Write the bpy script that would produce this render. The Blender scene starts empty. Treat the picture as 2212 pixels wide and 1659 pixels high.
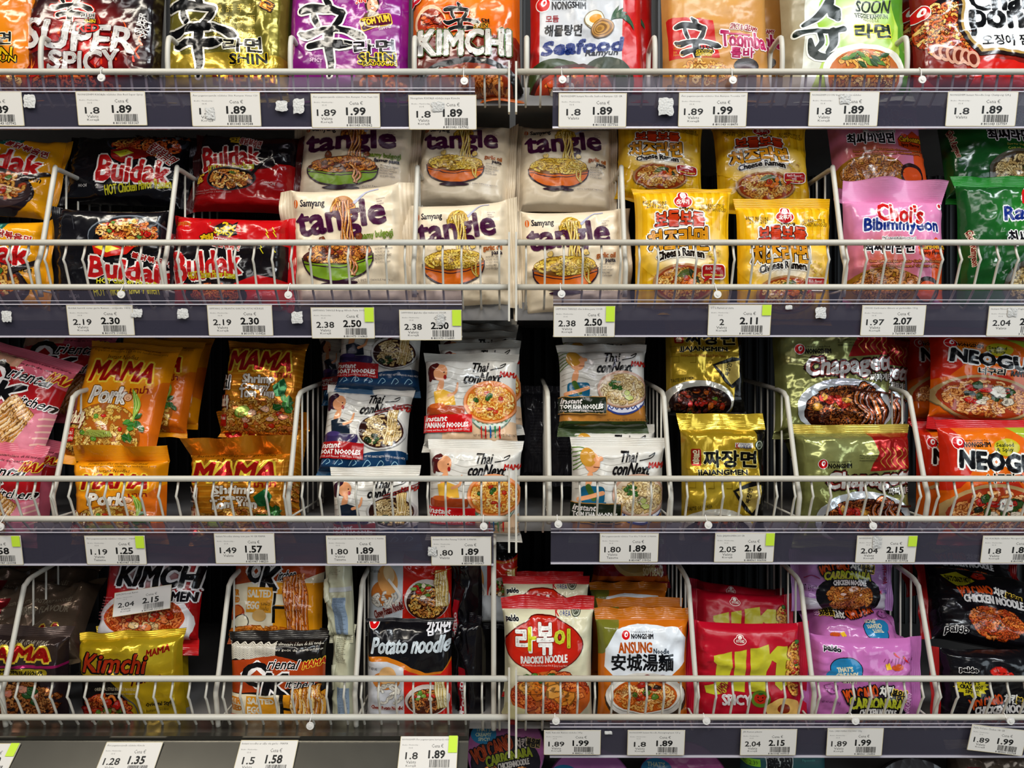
import bpy, math, random
import numpy as np
from mathutils import Vector, Matrix, Euler
C = bpy.context.scene.collection
R = math.radians
# ---------------------------------------------------------------- camera, world, lights
F = 1700.0; CAMD = 0.95; ZC = 1.25
cam = bpy.data.cameras.new('camera'); camo = bpy.data.objects.new('camera', cam); C.objects.link(camo)
camo.location = (0, -CAMD, ZC); camo.rotation_euler = (R(90), 0, 0)
cam.sensor_width = 36; cam.lens = 36 * F / 2212; cam.clip_start = 0.05
bpy.context.scene.camera = camo
vs = bpy.context.scene.view_settings
vs.view_transform = 'Standard'; vs.look = 'None'; vs.gamma = 1; vs.use_curve_mapping = False
vs.exposure = -0.15
w = bpy.data.worlds.new('World'); bpy.context.scene.world = w; w.use_nodes = True
w.node_tree.nodes['Background'].inputs[0].default_value = (0.80, 0.88, 1.0, 1)
w.node_tree.nodes['Background'].inputs[1].default_value = 0.09
def area(name, loc, rot, sx, sy, e, col):
    l = bpy.data.lights.new(name, 'AREA'); l.shape = 'RECTANGLE'; l.size = sx; l.size_y = sy; l.energy = e; l.color = col
    o = bpy.data.objects.new(name, l); C.objects.link(o); o.location = loc
    d = Vector((0.0, 0.05, ZC)) - Vector(loc)
    o.rotation_euler = d.to_track_quat('-Z', 'Y').to_euler() if rot is None else rot
area('ceiling_tube_light', (-0.9, -1.35, 2.95), None, 1.5, 0.22, 36, (1.0, 0.93, 0.80))
area('ceiling_tube_light', (0.95, -1.35, 2.95), None, 1.5, 0.22, 36, (0.90, 0.96, 1.0))
area('ceiling_tube_light', (0.0, -2.9, 2.7), None, 3.0, 0.5, 40, (1.0, 0.98, 0.95))
area('shop_window_light', (2.6, -2.2, 1.5), None, 1.2, 1.8, 26, (0.80, 0.92, 1.0))
bpy.context.scene.cycles.max_bounces = 8
bpy.context.scene.cycles.transparent_max_bounces = 16
bpy.context.scene.cycles.use_denoising = True
bpy.context.scene.cycles.debug_use_compact_bvh = True

def P(px, py, Y):
    d = CAMD + Y
    return Vector(((px - 1106) * d / F, Y, ZC + (829.5 - py) * d / F))
def lin(h):
    if not isinstance(h, str): return np.array(h[:3], float)
    h = h.lstrip('#'); c = np.array([int(h[i:i + 2], 16) for i in (0, 2, 4)]) / 255.0
    return np.where(c <= 0.04045, c / 12.92, ((c + 0.055) / 1.055) ** 2.4)
# ---------------------------------------------------------------- materials
def mat(name, col=None, rough=.4, metal=0, attr=False, bump=0, bscale=60, spec=.5, coat=0, noise=0):
    m = bpy.data.materials.new(name); m.use_nodes = True; nt = m.node_tree; b = nt.nodes['Principled BSDF']
    if attr:
        a = nt.nodes.new('ShaderNodeAttribute'); a.attribute_name = 'Col'; nt.links.new(a.outputs['Color'], b.inputs['Base Color'])
    else:
        c = lin(col); b.inputs['Base Color'].default_value = (*c, 1)
        if noise:
            tc = nt.nodes.new('ShaderNodeTexCoord'); n = nt.nodes.new('ShaderNodeTexNoise'); n.inputs['Scale'].default_value = 35; n.inputs['Detail'].default_value = 5
            mx = nt.nodes.new('ShaderNodeMix'); mx.data_type = 'RGBA'; mx.inputs[6].default_value = (*c, 1); mx.inputs[7].default_value = (*(c * (1 - noise)), 1)
            nt.links.new(tc.outputs['Object'], n.inputs['Vector']); nt.links.new(n.outputs['Fac'], mx.inputs[0]); nt.links.new(mx.outputs[2], b.inputs['Base Color'])
    b.inputs['Roughness'].default_value = rough; b.inputs['Metallic'].default_value = metal
    b.inputs['Specular IOR Level'].default_value = spec; b.inputs['Coat Weight'].default_value = coat; b.inputs['Coat Roughness'].default_value = .08
    if bump:
        tc = nt.nodes.new('ShaderNodeTexCoord'); bp = nt.nodes.new('ShaderNodeBump'); bp.inputs['Strength'].default_value = bump
        n = nt.nodes.new('ShaderNodeTexNoise'); n.inputs['Scale'].default_value = bscale; n.inputs['Detail'].default_value = 2.5; n.inputs['Roughness'].default_value = .45
        nt.links.new(tc.outputs['Object'], n.inputs['Vector'])
        if attr:
            bp.inputs['Distance'].default_value = .012
            oi = nt.nodes.new('ShaderNodeObjectInfo'); ad = nt.nodes.new('ShaderNodeVectorMath'); ad.operation = 'MULTIPLY_ADD'; ad.inputs[1].default_value = (1, 1, 1)
            mp = nt.nodes.new('ShaderNodeVectorMath'); mp.operation = 'SCALE'; mp.inputs['Scale'].default_value = .018; nt.links.new(n.outputs['Color'], mp.inputs[0])
            of = nt.nodes.new('ShaderNodeVectorMath'); of.operation = 'ADD'; nt.links.new(mp.outputs[0], of.inputs[0]); nt.links.new(oi.outputs['Location'], of.inputs[1])
            nt.links.new(tc.outputs['Object'], ad.inputs[0]); nt.links.new(of.outputs[0], ad.inputs[2]); h = None
            for sc, wt in ((24, .5), (55, .22), (110, .08)):
                v = nt.nodes.new('ShaderNodeTexVoronoi'); v.inputs['Scale'].default_value = sc; nt.links.new(ad.outputs[0], v.inputs['Vector'])
                q = nt.nodes.new('ShaderNodeMath'); q.operation = 'MULTIPLY_ADD'; q.inputs[1].default_value = wt; nt.links.new(v.outputs['Distance'], q.inputs[0])
                if h: nt.links.new(h.outputs[0], q.inputs[2])
                else: q.inputs[2].default_value = 0
                h = q
            nt.links.new(h.outputs[0], bp.inputs['Height'])
        else: bp.inputs['Distance'].default_value = .0015; nt.links.new(n.outputs['Fac'], bp.inputs['Height'])
        nt.links.new(bp.outputs[0], b.inputs['Normal'])
    return m
M = {
 'film': mat('printed_plastic_film', attr=True, rough=.17, bump=.22, bscale=14, spec=.45),
 'foil': mat('printed_foil_film', attr=True, rough=.20, metal=.5, bump=.3, bscale=16, spec=.5),
 'matte': mat('matte_printed_film', attr=True, rough=.30, bump=.22, bscale=13, spec=.4),
 'card': mat('printed_card', attr=True, rough=.55),
 'wire': mat('cream_powder_coat', '#cfcabd', rough=.42, noise=.22),
 'shelf': mat('grey_shelf_steel', '#7d7a78', rough=.5, noise=.2),
 'back': mat('dark_back_panel', '#2c2a2a', rough=.7, noise=.3),
 'post': mat('dark_upright_steel', '#1d1c1d', rough=.5),
 'scrap': mat('torn_paper', '#d8d6d2', rough=.8, bump=1, bscale=400, noise=.35),
 'clip': mat('milky_plastic', '#dcd8d2', rough=.3),
 'lime': mat('lime_sticker_paper', '#c4e336', rough=.6),
 'metal': mat('brushed_rail_metal', '#77746c', rough=.26, metal=.85, noise=.25),
}
def plastic():
    m = bpy.data.materials.new('clear_strip_plastic'); m.use_nodes = True; nt = m.node_tree; nt.nodes.clear()
    o = nt.nodes.new('ShaderNodeOutputMaterial'); t = nt.nodes.new('ShaderNodeBsdfTransparent'); t.inputs[0].default_value = (.9, .88, .9, 1)
    b = nt.nodes.new('ShaderNodeBsdfPrincipled'); b.inputs['Base Color'].default_value = (.056, .052, .078, 1); b.inputs['Roughness'].default_value = .12
    x = nt.nodes.new('ShaderNodeMixShader'); x.inputs[0].default_value = .55
    nt.links.new(t.outputs[0], x.inputs[1]); nt.links.new(b.outputs[0], x.inputs[2]); nt.links.new(x.outputs[0], o.inputs[0]); return m
M['plastic'] = plastic()
def plastic2():
    m = bpy.data.materials.new('clear_flap_plastic'); m.use_nodes = True; nt = m.node_tree; nt.nodes.clear()
    o = nt.nodes.new('ShaderNodeOutputMaterial'); t = nt.nodes.new('ShaderNodeBsdfTransparent'); t.inputs[0].default_value = (.80, .77, .84, 1)
    b = nt.nodes.new('ShaderNodeBsdfPrincipled'); b.inputs['Base Color'].default_value = (.12, .11, .15, 1); b.inputs['Roughness'].default_value = .1
    x = nt.nodes.new('ShaderNodeMixShader'); x.inputs[0].default_value = .16
    nt.links.new(t.outputs[0], x.inputs[1]); nt.links.new(b.outputs[0], x.inputs[2]); nt.links.new(x.outputs[0], o.inputs[0]); return m
M['flap'] = plastic2()
# ---------------------------------------------------------------- mesh helpers
def fast(name, V, T, mt, col=None, nrm=None, parent=None, smooth=True):
    V = np.ascontiguousarray(V, dtype=np.float32); T = np.ascontiguousarray(T, dtype=np.int32)
    me = bpy.data.meshes.new(name); n = len(T); k = T.shape[1]
    me.vertices.add(len(V)); me.vertices.foreach_set('co', V.ravel())
    me.loops.add(n * k); me.loops.foreach_set('vertex_index', T.ravel())
    me.polygons.add(n); me.polygons.foreach_set('loop_start', np.arange(0, n * k, k, dtype=np.int32))
    me.update(calc_edges=True)
    if smooth: me.polygons.foreach_set('use_smooth', np.ones(n, dtype=bool))
    if col is not None:
        a = me.color_attributes.new('Col', 'FLOAT_COLOR', 'POINT'); c = np.ones((len(V), 4), np.float32); c[:, :3] = col; a.data.foreach_set('color', c.ravel())
    if nrm is not None: me.normals_split_custom_set_from_vertices(nrm.astype(np.float32).tolist())
    me.materials.append(mt); o = bpy.data.objects.new(name, me); C.objects.link(o)
    if parent: o.parent = parent
    return o
def empty(name, loc, label=None, cat=None, group=None, rot=(0, 0, 0)):
    o = bpy.data.objects.new(name, None); C.objects.link(o); o.location = loc; o.rotation_euler = rot; o.empty_display_size = .02
    return tag(o, label, cat, group)
def tag(o, label=None, cat=None, group=None, kind=None):
    if label: o['label'] = label
    if cat: o['category'] = cat
    if group: o['group'] = group
    if kind: o['kind'] = kind
    return o
class MB:
    def __init__(s): s.v = []; s.f = []
    def box(s, a, b, rot=None, piv=None):
        x0, y0, z0 = a; x1, y1, z1 = b; n = len(s.v)
        vs_ = [Vector(p) for p in ((x0, y0, z0), (x1, y0, z0), (x1, y1, z0), (x0, y1, z0), (x0, y0, z1), (x1, y0, z1), (x1, y1, z1), (x0, y1, z1))]
        if rot: vs_ = [piv + rot @ (p - piv) for p in vs_]
        s.v += vs_; s.f += [tuple(n + i for i in q) for q in ((0, 3, 2, 1), (4, 5, 6, 7), (0, 1, 5, 4), (1, 2, 6, 5), (2, 3, 7, 6), (3, 0, 4, 7))]; return s
    def tube(s, pts, r, n=8):
        pts = [Vector(p) for p in pts]; k = len(pts); base = len(s.v)
        for i, p in enumerate(pts):
            t = (pts[min(i + 1, k - 1)] - pts[max(i - 1, 0)]).normalized()
            u = t.cross(Vector((1, 0, 0)) if abs(t.x) < .8 else Vector((0, 0, 1))).normalized(); w_ = t.cross(u)
            for j in range(n):
                a = 2 * math.pi * j / n; s.v.append(p + r * (math.cos(a) * u + math.sin(a) * w_))
        for i in range(k - 1):
            for j in range(n):
                s.f.append((base + i * n + j, base + i * n + (j + 1) % n, base + (i + 1) * n + (j + 1) % n, base + (i + 1) * n + j))
        s.f.append(tuple(base + j for j in range(n))[::-1]); s.f.append(tuple(base + (k - 1) * n + j for j in range(n))); return s
    def prism(s, prof, x0, x1):      # profile of (y,z), extruded along x
        n = len(s.v); k = len(prof)
        for x in (x0, x1): s.v += [Vector((x, y, z)) for y, z in prof]
        for i in range(k): j = (i + 1) % k; s.f.append((n + i, n + j, n + k + j, n + k + i))
        s.f.append(tuple(n + i for i in range(k))[::-1]); s.f.append(tuple(n + k + i for i in range(k))); return s
    def build(s, name, m, parent=None, smooth=False, off=None):
        me = bpy.data.meshes.new(name); vv = [tuple(p - off) if off is not None else tuple(p) for p in s.v]
        me.from_pydata(vv, [], s.f); me.update()
        if smooth:
            for p in me.polygons: p.use_smooth = len(p.vertices) == 4
        me.materials.append(m); o = bpy.data.objects.new(name, me); C.objects.link(o)
        if parent: o.parent = parent
        elif off is not None: o.location = off
        return o
def spline(pts, n=5):
    pts = [Vector(p) for p in pts]; out = []
    for i in range(len(pts) - 1):
        p0 = pts[max(i - 1, 0)]; p1 = pts[i]; p2 = pts[i + 1]; p3 = pts[min(i + 2, len(pts) - 1)]
        for k in range(n):
            t = k / n; out.append(.5 * ((2 * p1) + (p2 - p0) * t + (2 * p0 - 5 * p1 + 4 * p2 - p3) * t * t + (3 * p1 - p0 - 3 * p2 + p3) * t ** 3))
    out.append(pts[-1]); return out
# ---------------------------------------------------------------- printing: flat artwork cut on the packet's own grid
NU, NV = 26, 33
_tc = {}
def glyphs(s, res=3):
    if (s, res) in _tc: return _tc[(s, res)]
    c = bpy.data.curves.new('t', 'FONT'); c.body = s; c.resolution_u = res; c.fill_mode = 'FRONT' if hasattr(c, 'fill_mode') else c.fill_mode
    o = bpy.data.objects.new('t', c); C.objects.link(o)
    dg = bpy.context.evaluated_depsgraph_get(); me = o.evaluated_get(dg).to_mesh(); me.calc_loop_triangles()
    n = len(me.vertices); V = np.zeros(n * 3); me.vertices.foreach_get('co', V); V = V.reshape(-1, 3)[:, :2]
    k = len(me.loop_triangles); T = np.zeros(k * 3, dtype=np.int32); me.loop_triangles.foreach_get('vertices', T); T = T.reshape(-1, 3)
    # merge duplicates, find outline edges
    key = np.round(V, 5); uq, inv = np.unique(key, axis=0, return_inverse=True); inv = inv.ravel(); T2 = inv[T]
    E = {}
    for a, b, c_ in T2.tolist():
        for e in ((a, b), (b, c_), (c_, a)):
            kk = (min(e), max(e)); E[kk] = E.get(kk, 0) + 1
    be = np.array([e for e, q in E.items() if q == 1 and e[0] != e[1]], dtype=int).reshape(-1, 2)
    o.evaluated_get(dg).to_mesh_clear(); bpy.data.objects.remove(o); bpy.data.curves.remove(c)
    _tc[(s, res)] = (uq, T2, be); return _tc[(s, res)]
def cutfam(V, T, fld):
    """split triangles until none crosses an integer line of fld; V rows carry (p,q,r,g,b,layer)"""
    for _ in range(400):
        f = fld(V)[T]; lo = f.min(1); hi = f.max(1)
        k0 = np.floor(lo + 1e-4) + 1; cr = hi - k0 > 1e-4
        if not cr.any(): break
        km = np.floor((lo + hi) / 2 + .5); km = np.where((km - lo > 1e-4) & (hi - km > 1e-4), km, k0)
        keep = T[~cr]; A = T[cr]; k = km[cr]; f = f[cr] - k[:, None]
        f = np.where(np.abs(f) < 1e-4, 0, f)
        # rotate so that vertex 0 is alone on its side (or vertex 0 on the line)
        sg = np.sign(f); on = (sg == 0).any(1)
        idx = np.zeros(len(A), int)
        for i in range(3):
            a, b = sg[:, (i + 1) % 3], sg[:, (i + 2) % 3]
            idx = np.where(~on & (sg[:, i] != a) & (sg[:, i] != b), i, idx)
            idx = np.where(on & (sg[:, i] == 0), i, idx)
        r = np.arange(len(A)); i0, i1, i2 = A[r, idx], A[r, (idx + 1) % 3], A[r, (idx + 2) % 3]
        f0, f1, f2 = f[r, idx], f[r, (idx + 1) % 3], f[r, (idx + 2) % 3]
        new = []; n = len(V); out = [keep]
        if on.any():
            m = on; t = (f1[m] / (f1[m] - f2[m]))[:, None]; X = V[i1[m]] * (1 - t) + V[i2[m]] * t; ix = n + np.arange(m.sum()); n += len(X); new.append(X)
            out += [np.stack([i0[m], i1[m], ix], 1), np.stack([i0[m], ix, i2[m]], 1)]
        m = ~on
        if m.any():
            t = (f0[m] / (f0[m] - f1[m]))[:, None]; X = V[i0[m]] * (1 - t) + V[i1[m]] * t; ix = n + np.arange(m.sum()); n += len(X); new.append(X)
            t = (f0[m] / (f0[m] - f2[m]))[:, None]; Y = V[i0[m]] * (1 - t) + V[i2[m]] * t; iy = n + np.arange(m.sum()); n += len(Y); new.append(Y)
            out += [np.stack([i0[m], ix, iy], 1), np.stack([ix, i1[m], i2[m]], 1), np.stack([ix, i2[m], iy], 1)]
        V = np.concatenate([V] + new); T = np.concatenate(out)
    return V, T
class Art:
    def __init__(s, x0, y0, x1, y1, base='#ffffff', seal=None, side=False, mt='film', edge=None):
        s.f = (x0, y0, x1, y1); s.base = base; s.seal = seal or base; s.side = side; s.mt = mt; s.z = 0; s.c = []; s.edge = edge; s.done = None; s.rng = random.Random(int(abs(x0 * 7 + y0 * 13 + x1)) + 5)
    def add(s, V, T, c, grid=True, dz=1.0, c2=None):
        V = np.asarray(V, float); T = np.asarray(T, int)
        if len(T) == 0: return
        s.z += dz; n = len(V); D = np.zeros((n, 6))
        x0, y0, x1, y1 = s.f
        D[:, 0] = (V[:, 0] - x0) / (x1 - x0) * NU; D[:, 1] = (V[:, 1] - y0) / (y1 - y0) * NV
        if c2 is not None and not isinstance(c2, np.ndarray):
            t = ((V[:, 1] - V[:, 1].min()) / max(1e-6, np.ptp(V[:, 1])))[:, None]; D[:, 2:5] = lin(c) * (1 - t) + lin(c2) * t
        elif isinstance(c2, np.ndarray): D[:, 2:5] = c2
        else: D[:, 2:5] = lin(c)
        D[:, 5] = s.z; s.c.append((D, T, grid))
    def p(s, pts, c, c2=None):
        pts = np.asarray(pts, float)
        from mathutils.geometry import tessellate_polygon
        T = tessellate_polygon([[Vector((a, b, 0)) for a, b in pts]]); s.add(pts, T, c, c2=c2)
    def r(s, x0, y0, x1, y1, c, c2=None, rot=0):
        q = np.array([(x0, y0), (x1, y0), (x1, y1), (x0, y1)], float)
        if rot: q = s.rotv(q, (x0 + x1) / 2, (y0 + y1) / 2, rot)
        s.add(q, [(0, 1, 2), (0, 2, 3)], c, c2=c2)
    def rotv(s, V, cx, cy, deg):
        a = R(deg); V = V - (cx, cy); return np.stack([V[:, 0] * math.cos(a) + V[:, 1] * math.sin(a), -V[:, 0] * math.sin(a) + V[:, 1] * math.cos(a)], 1) + (cx, cy)
    def rr(s, x0, y0, x1, y1, rad, c, rot=0, c2=None):
        pts = []
        for (cx, cy, a0) in ((x1 - rad, y0 + rad, -90), (x1 - rad, y1 - rad, 0), (x0 + rad, y1 - rad, 90), (x0 + rad, y0 + rad, 180)):
            for k in range(5): a = R(a0 + 22.5 * k); pts.append((cx + rad * math.cos(a), cy + rad * math.sin(a)))
        pts = np.array(pts)
        if rot: pts = s.rotv(pts, (x0 + x1) / 2, (y0 + y1) / 2, rot)
        s.p(pts, c, c2)
    def e(s, cx, cy, rx, ry, c, n=28, c2=None, rot=0, a0=0, a1=360):
        a = np.radians(np.linspace(a0, a1, n + 1)); V = np.stack([cx + rx * np.cos(a), cy + ry * np.sin(a)], 1); V = np.vstack([[(cx, cy)], V])
        if rot: V = s.rotv(V, cx, cy, rot)
        s.add(V, [(0, i, i + 1) for i in range(1, n + 1)], c, c2=c2)
    def glow(s, cx, cy, rx, ry, c0, c1, n=28, rings=6):
        V = [(cx, cy)]; col = [lin(c0)]
        for k in range(1, rings + 1):
            t = k / rings; tt = t * t * (3 - 2 * t)
            for i in range(n): a = 2 * math.pi * i / n; V.append((cx + rx * t * math.cos(a), cy + ry * t * math.sin(a))); col.append(lin(c0) * (1 - tt) + lin(c1) * tt)
        T = [(0, 1 + i, 1 + (i + 1) % n) for i in range(n)]
        for k in range(rings - 1):
            for i in range(n): a = 1 + k * n + i; b = 1 + k * n + (i + 1) % n; T += [(a, b, b + n), (a, b + n, a + n)]
        s.add(V, T, c0, c2=np.array(col))
    def ribbon(s, pts, wd, taper=0, cap=True):
        pts = np.asarray(pts, float); n = len(pts); w_ = np.broadcast_to(np.asarray(wd, float), (n,)) / 2
        d = np.gradient(pts, axis=0); d /= np.maximum(1e-6, np.hypot(d[:, 0], d[:, 1]))[:, None]; nn = np.stack([-d[:, 1], d[:, 0]], 1)
        V = np.concatenate([pts + nn * w_[:, None], pts - nn * w_[:, None]]); T = []
        for i in range(n - 1): T += [(i, i + 1, n + i + 1), (i, n + i + 1, n + i)]
        if cap:
            for e_, sg in ((0, -1), (n - 1, 1)):
                b = len(V); m = 6; a = math.atan2(d[e_, 1] * sg, d[e_, 0] * sg)
                A = np.array([pts[e_]] + [pts[e_] + w_[e_] * np.array([math.cos(a + R(-90 + 180 * k / m)), math.sin(a + R(-90 + 180 * k / m))]) for k in range(m + 1)])
                V = np.concatenate([V, A]); T += [(b, b + 1 + k, b + 2 + k) for k in range(m)]
        return V, T
    def sm(s, pts, n=5):
        return np.array([(q.x, q.y) for q in spline([(a, b, 0) for a, b in pts], n)])
    def s_(s, pts, wd, c, smooth=True, o=None, ow=2, rough=0):
        if smooth and len(pts) > 2:
            q = s.sm(pts); wd = np.interp(np.linspace(0, 1, len(q)), np.linspace(0, 1, len(wd)), wd) if hasattr(wd, '__len__') else wd; pts = q
        if o: V, T = s.ribbon(pts, np.asarray(wd, float) + 2 * ow); s.add(V, T, o)
        V, T = s.ribbon(pts, wd); s.add(V, T, c)
    def strokes(s, lst, c, outs=()):
        for oc, ow in outs:
            for pts, wd in lst: V, T = s.ribbon(s.sm(pts) if len(pts) > 2 else pts, np.interp(np.linspace(0, 1, len(s.sm(pts)) if len(pts) > 2 else 2), np.linspace(0, 1, len(wd)), wd) + 2 * ow); s.add(V, T, oc, dz=.12)
            s.z += 1
        for pts, wd in lst: V, T = s.ribbon(s.sm(pts) if len(pts) > 2 else pts, np.interp(np.linspace(0, 1, len(s.sm(pts)) if len(pts) > 2 else 2), np.linspace(0, 1, len(wd)), wd)); s.add(V, T, c, dz=.12)
        s.z += 1
    def t(s, txt, x0, y0, x1, y1, c, o=(), b=0, rot=0, sh=0, arc=0, c2=None, taper=0):
        small = (y1 - y0) < 13 and b < 1.2; U, T, be = glyphs(txt, 1 if small else 3 if (y1 - y0) > 40 else 2)
        if len(U) == 0: return
        U1, T1, be1 = glyphs(txt, 1)
        mn = U.min(0); sz = np.maximum(np.ptp(U, 0), 1e-5)
        def place(Q):
            n = Q.copy(); xn = n[:, 0]; yn = 1 - n[:, 1]
            yy = (yn - .5) * (1 + taper * (xn - .5)) + .5
            X = x0 + xn * (x1 - x0) + sh * (1 - yn) * (y1 - y0); Y = y0 + yy * (y1 - y0) - arc * (1 - (2 * xn - 1) ** 2)
            Z = np.stack([X, Y], 1)
            return s.rotv(Z, (x0 + x1) / 2, (y0 + y1) / 2, rot) if rot else Z
        Q = place((U - mn) / sz); Q1 = place((U1 - mn) / sz)
        if b < .45: b = 0
        b *= .62 if (y1 - y0) < 28 else .72
        def rim(wd, Q=Q1, be=be1):
            a, b_ = Q[be[:, 0]], Q[be[:, 1]]; d = b_ - a; L = np.maximum(np.hypot(d[:, 0], d[:, 1]), 1e-6)[:, None]; d = d / L; nn = np.stack([-d[:, 1], d[:, 0]], 1)
            a = a - d * wd * .45; b_ = b_ + d * wd * .45; n = len(a)
            V = np.concatenate([a + nn * wd, b_ + nn * wd, b_ - nn * wd, a - nn * wd]); i = np.arange(n)
            return V, np.concatenate([np.stack([i, i + n, i + 2 * n], 1), np.stack([i, i + 2 * n, i + 3 * n], 1)])
        for oc, ow in o:
            V, TT = rim(ow * .78 + b); s.add(V, TT, oc)
        if b:
            V, TT = rim(b, Q, be); s.add(np.concatenate([Q, V]), np.concatenate([T, TT + len(Q)]), c, c2=c2)
        else: s.add(Q, T, c, c2=c2)
    def noo(s, cx, cy, rx, ry, n=70, cols=('#e8b860', '#d89a40', '#f2d088'), dark='#8a4a18', wd=4, ln=1.0, sd=0, curl=1.0, flow=None, clip=True):
        rg = random.Random(sd + int(cx * 3 + cy)); s.z += 3; z0 = s.z
        for k in range(n):
            a = rg.uniform(0, 6.283); q = math.sqrt(rg.random()); x = cx + rx * q * math.cos(a); y = cy + ry * q * math.sin(a)
            h = flow + rg.uniform(-.3, .3) if flow is not None else rg.uniform(0, 6.283); ph = rg.uniform(0, 6.283); fr = rg.uniform(.65, 1.4); st = wd * 1.25; m = int(rg.uniform(6.5, 11.5) * ln); pts = []
            for i in range(m):
                if clip:
                    e = ((x - cx) / rx) ** 2 + ((y - cy) / ry) ** 2
                    if e > .96: f = math.sqrt(.96 / e); x = cx + (x - cx) * f; y = cy + (y - cy) * f; h += .9
                pts.append((x, y)); hh = h + curl * 1.3 * math.sin(ph + i * fr); x += st * math.cos(hh); y += st * math.sin(hh) * .8
            c = cols[rg.randrange(len(cols))]
            s.z = z0 + rg.random() * 4
            V, T = s.ribbon(pts, wd * 1.7, cap=False); s.add(V, T, dark, grid=False, dz=.15)
            V, T = s.ribbon(pts, wd * 1.15, cap=False); s.add(V, T, c, grid=False, dz=.15)
            V, T = s.ribbon(np.array(pts) - (0, wd * .12), wd * .3, cap=False); s.add(V, T, lin(c) * .85 + np.array([.16, .13, .06]), grid=False, dz=.15)
        s.z = z0 + 8
    def blob(s, cx, cy, r, c, ry=None, hl=True, sd=None):
        rg = random.Random(sd if sd is not None else int(cx * 17 + cy * 5)); n = 11; ry = ry or r; pts = []
        for i in range(n): a = 2 * math.pi * i / n; q = rg.uniform(.78, 1.15); pts.append((cx + r * q * math.cos(a), cy + ry * q * math.sin(a)))
        V = np.array([(cx, cy)] + pts); T = [(0, 1 + i, 1 + (i + 1) % n) for i in range(n)]
        s.add(np.array([(cx, cy)]) + (V - (cx, cy)) * 1.14, T, lin(c) * .35, grid=False, dz=1); s.add(V, T, c, grid=False, dz=.6, c2=None)
        if hl: s.add(np.array([(cx - r * .25, cy - ry * .3)]) + (V - (cx, cy)) * .35, T, lin(c) * .7 + .15, grid=False, dz=.5)
    def blobs(s, cx, cy, rx, ry, n, cols, r=6, sd=1):
        rg = random.Random(sd + int(cx))
        for i in range(n):
            a = rg.uniform(0, 6.283); q = math.sqrt(rg.random()); s.blob(cx + rx * q * math.cos(a), cy + ry * q * math.sin(a), r * rg.uniform(.6, 1.3), cols[rg.randrange(len(cols))], ry=r * rg.uniform(.5, .9), sd=rg.randrange(9999))
    def leaf(s, cx, cy, L, W, ang, c='#2f7d32'):
        pts = [];
        for i in range(9): t = i / 8; pts.append((cx + L * (t - .5), cy - W / 2 * math.sin(math.pi * t)))
        for i in range(7, 0, -1): t = i / 8; pts.append((cx + L * (t - .5), cy + W / 2 * math.sin(math.pi * t)))
        q = s.rotv(np.array(pts), cx, cy, ang); s.p(q, c)
        e = s.rotv(np.array([(cx - L / 2, cy), (cx + L / 2, cy)]), cx, cy, ang); V, T = s.ribbon(e, max(.8, W * .07), cap=False); s.add(V, T, lin(c) * .6 + .12)
    def lines(s, txt, x0, y0, x1, lh, n, c, h=None):
        for i in range(n): s.t(txt[i % len(txt)], x0, y0 + i * lh, x1 - (i * 7) % 11, y0 + i * lh + (h or lh * .6), c)
    def bake(s):
        if s.done is None:
            Vs, Ts, n = [], [], 0; Vg, Tg, ng = [], [], 0
            for D, T, g in s.c:
                if g: Vg.append(D); Tg.append(T + ng); ng += len(D)
                else: Vs.append(D); Ts.append(T + n); n += len(D)
            out = []
            for VV, TT in ((Vg, Tg), (Vs, Ts)):
                if not VV: continue
                V = np.concatenate(VV); T = np.concatenate(TT)
                # keep what lies on the face, cut at its border
                V2, T2 = V, T
                if VV is Vg:
                    bb = V[T]; inside = (bb[:, :, 0].max(1) > 0) & (bb[:, :, 0].min(1) < NU) & (bb[:, :, 1].max(1) > 0) & (bb[:, :, 1].min(1) < NV); T2 = T[inside]
                    for fld in (lambda A: A[:, 0], lambda A: A[:, 1], lambda A: A[:, 0] + A[:, 1]): V2, T2 = cutfam(V2, T2, fld)
                c = V2[T2][:, :, :2]
                if VV is Vg: c = c.mean(1); ok = (c[:, 0] > 0) & (c[:, 0] < NU) & (c[:, 1] > 0) & (c[:, 1] < NV)
                else: ok = (c.min(1) > 0).all(1) & (c[:, :, 0].max(1) < NU) & (c[:, :, 1].max(1) < NV)
                T2 = T2[ok]; us, iv = np.unique(T2, return_inverse=True); out.append((V2[us], iv.reshape(-1, 3)))
            if out:
                n = 0; VV = []; TT = []
                for V, T in out: VV.append(V); TT.append(T + n); n += len(V)
                s.done = (np.concatenate(VV), np.concatenate(TT))
            else: s.done = (np.zeros((0, 6)), np.zeros((0, 3), int))
        return s.done
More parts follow.
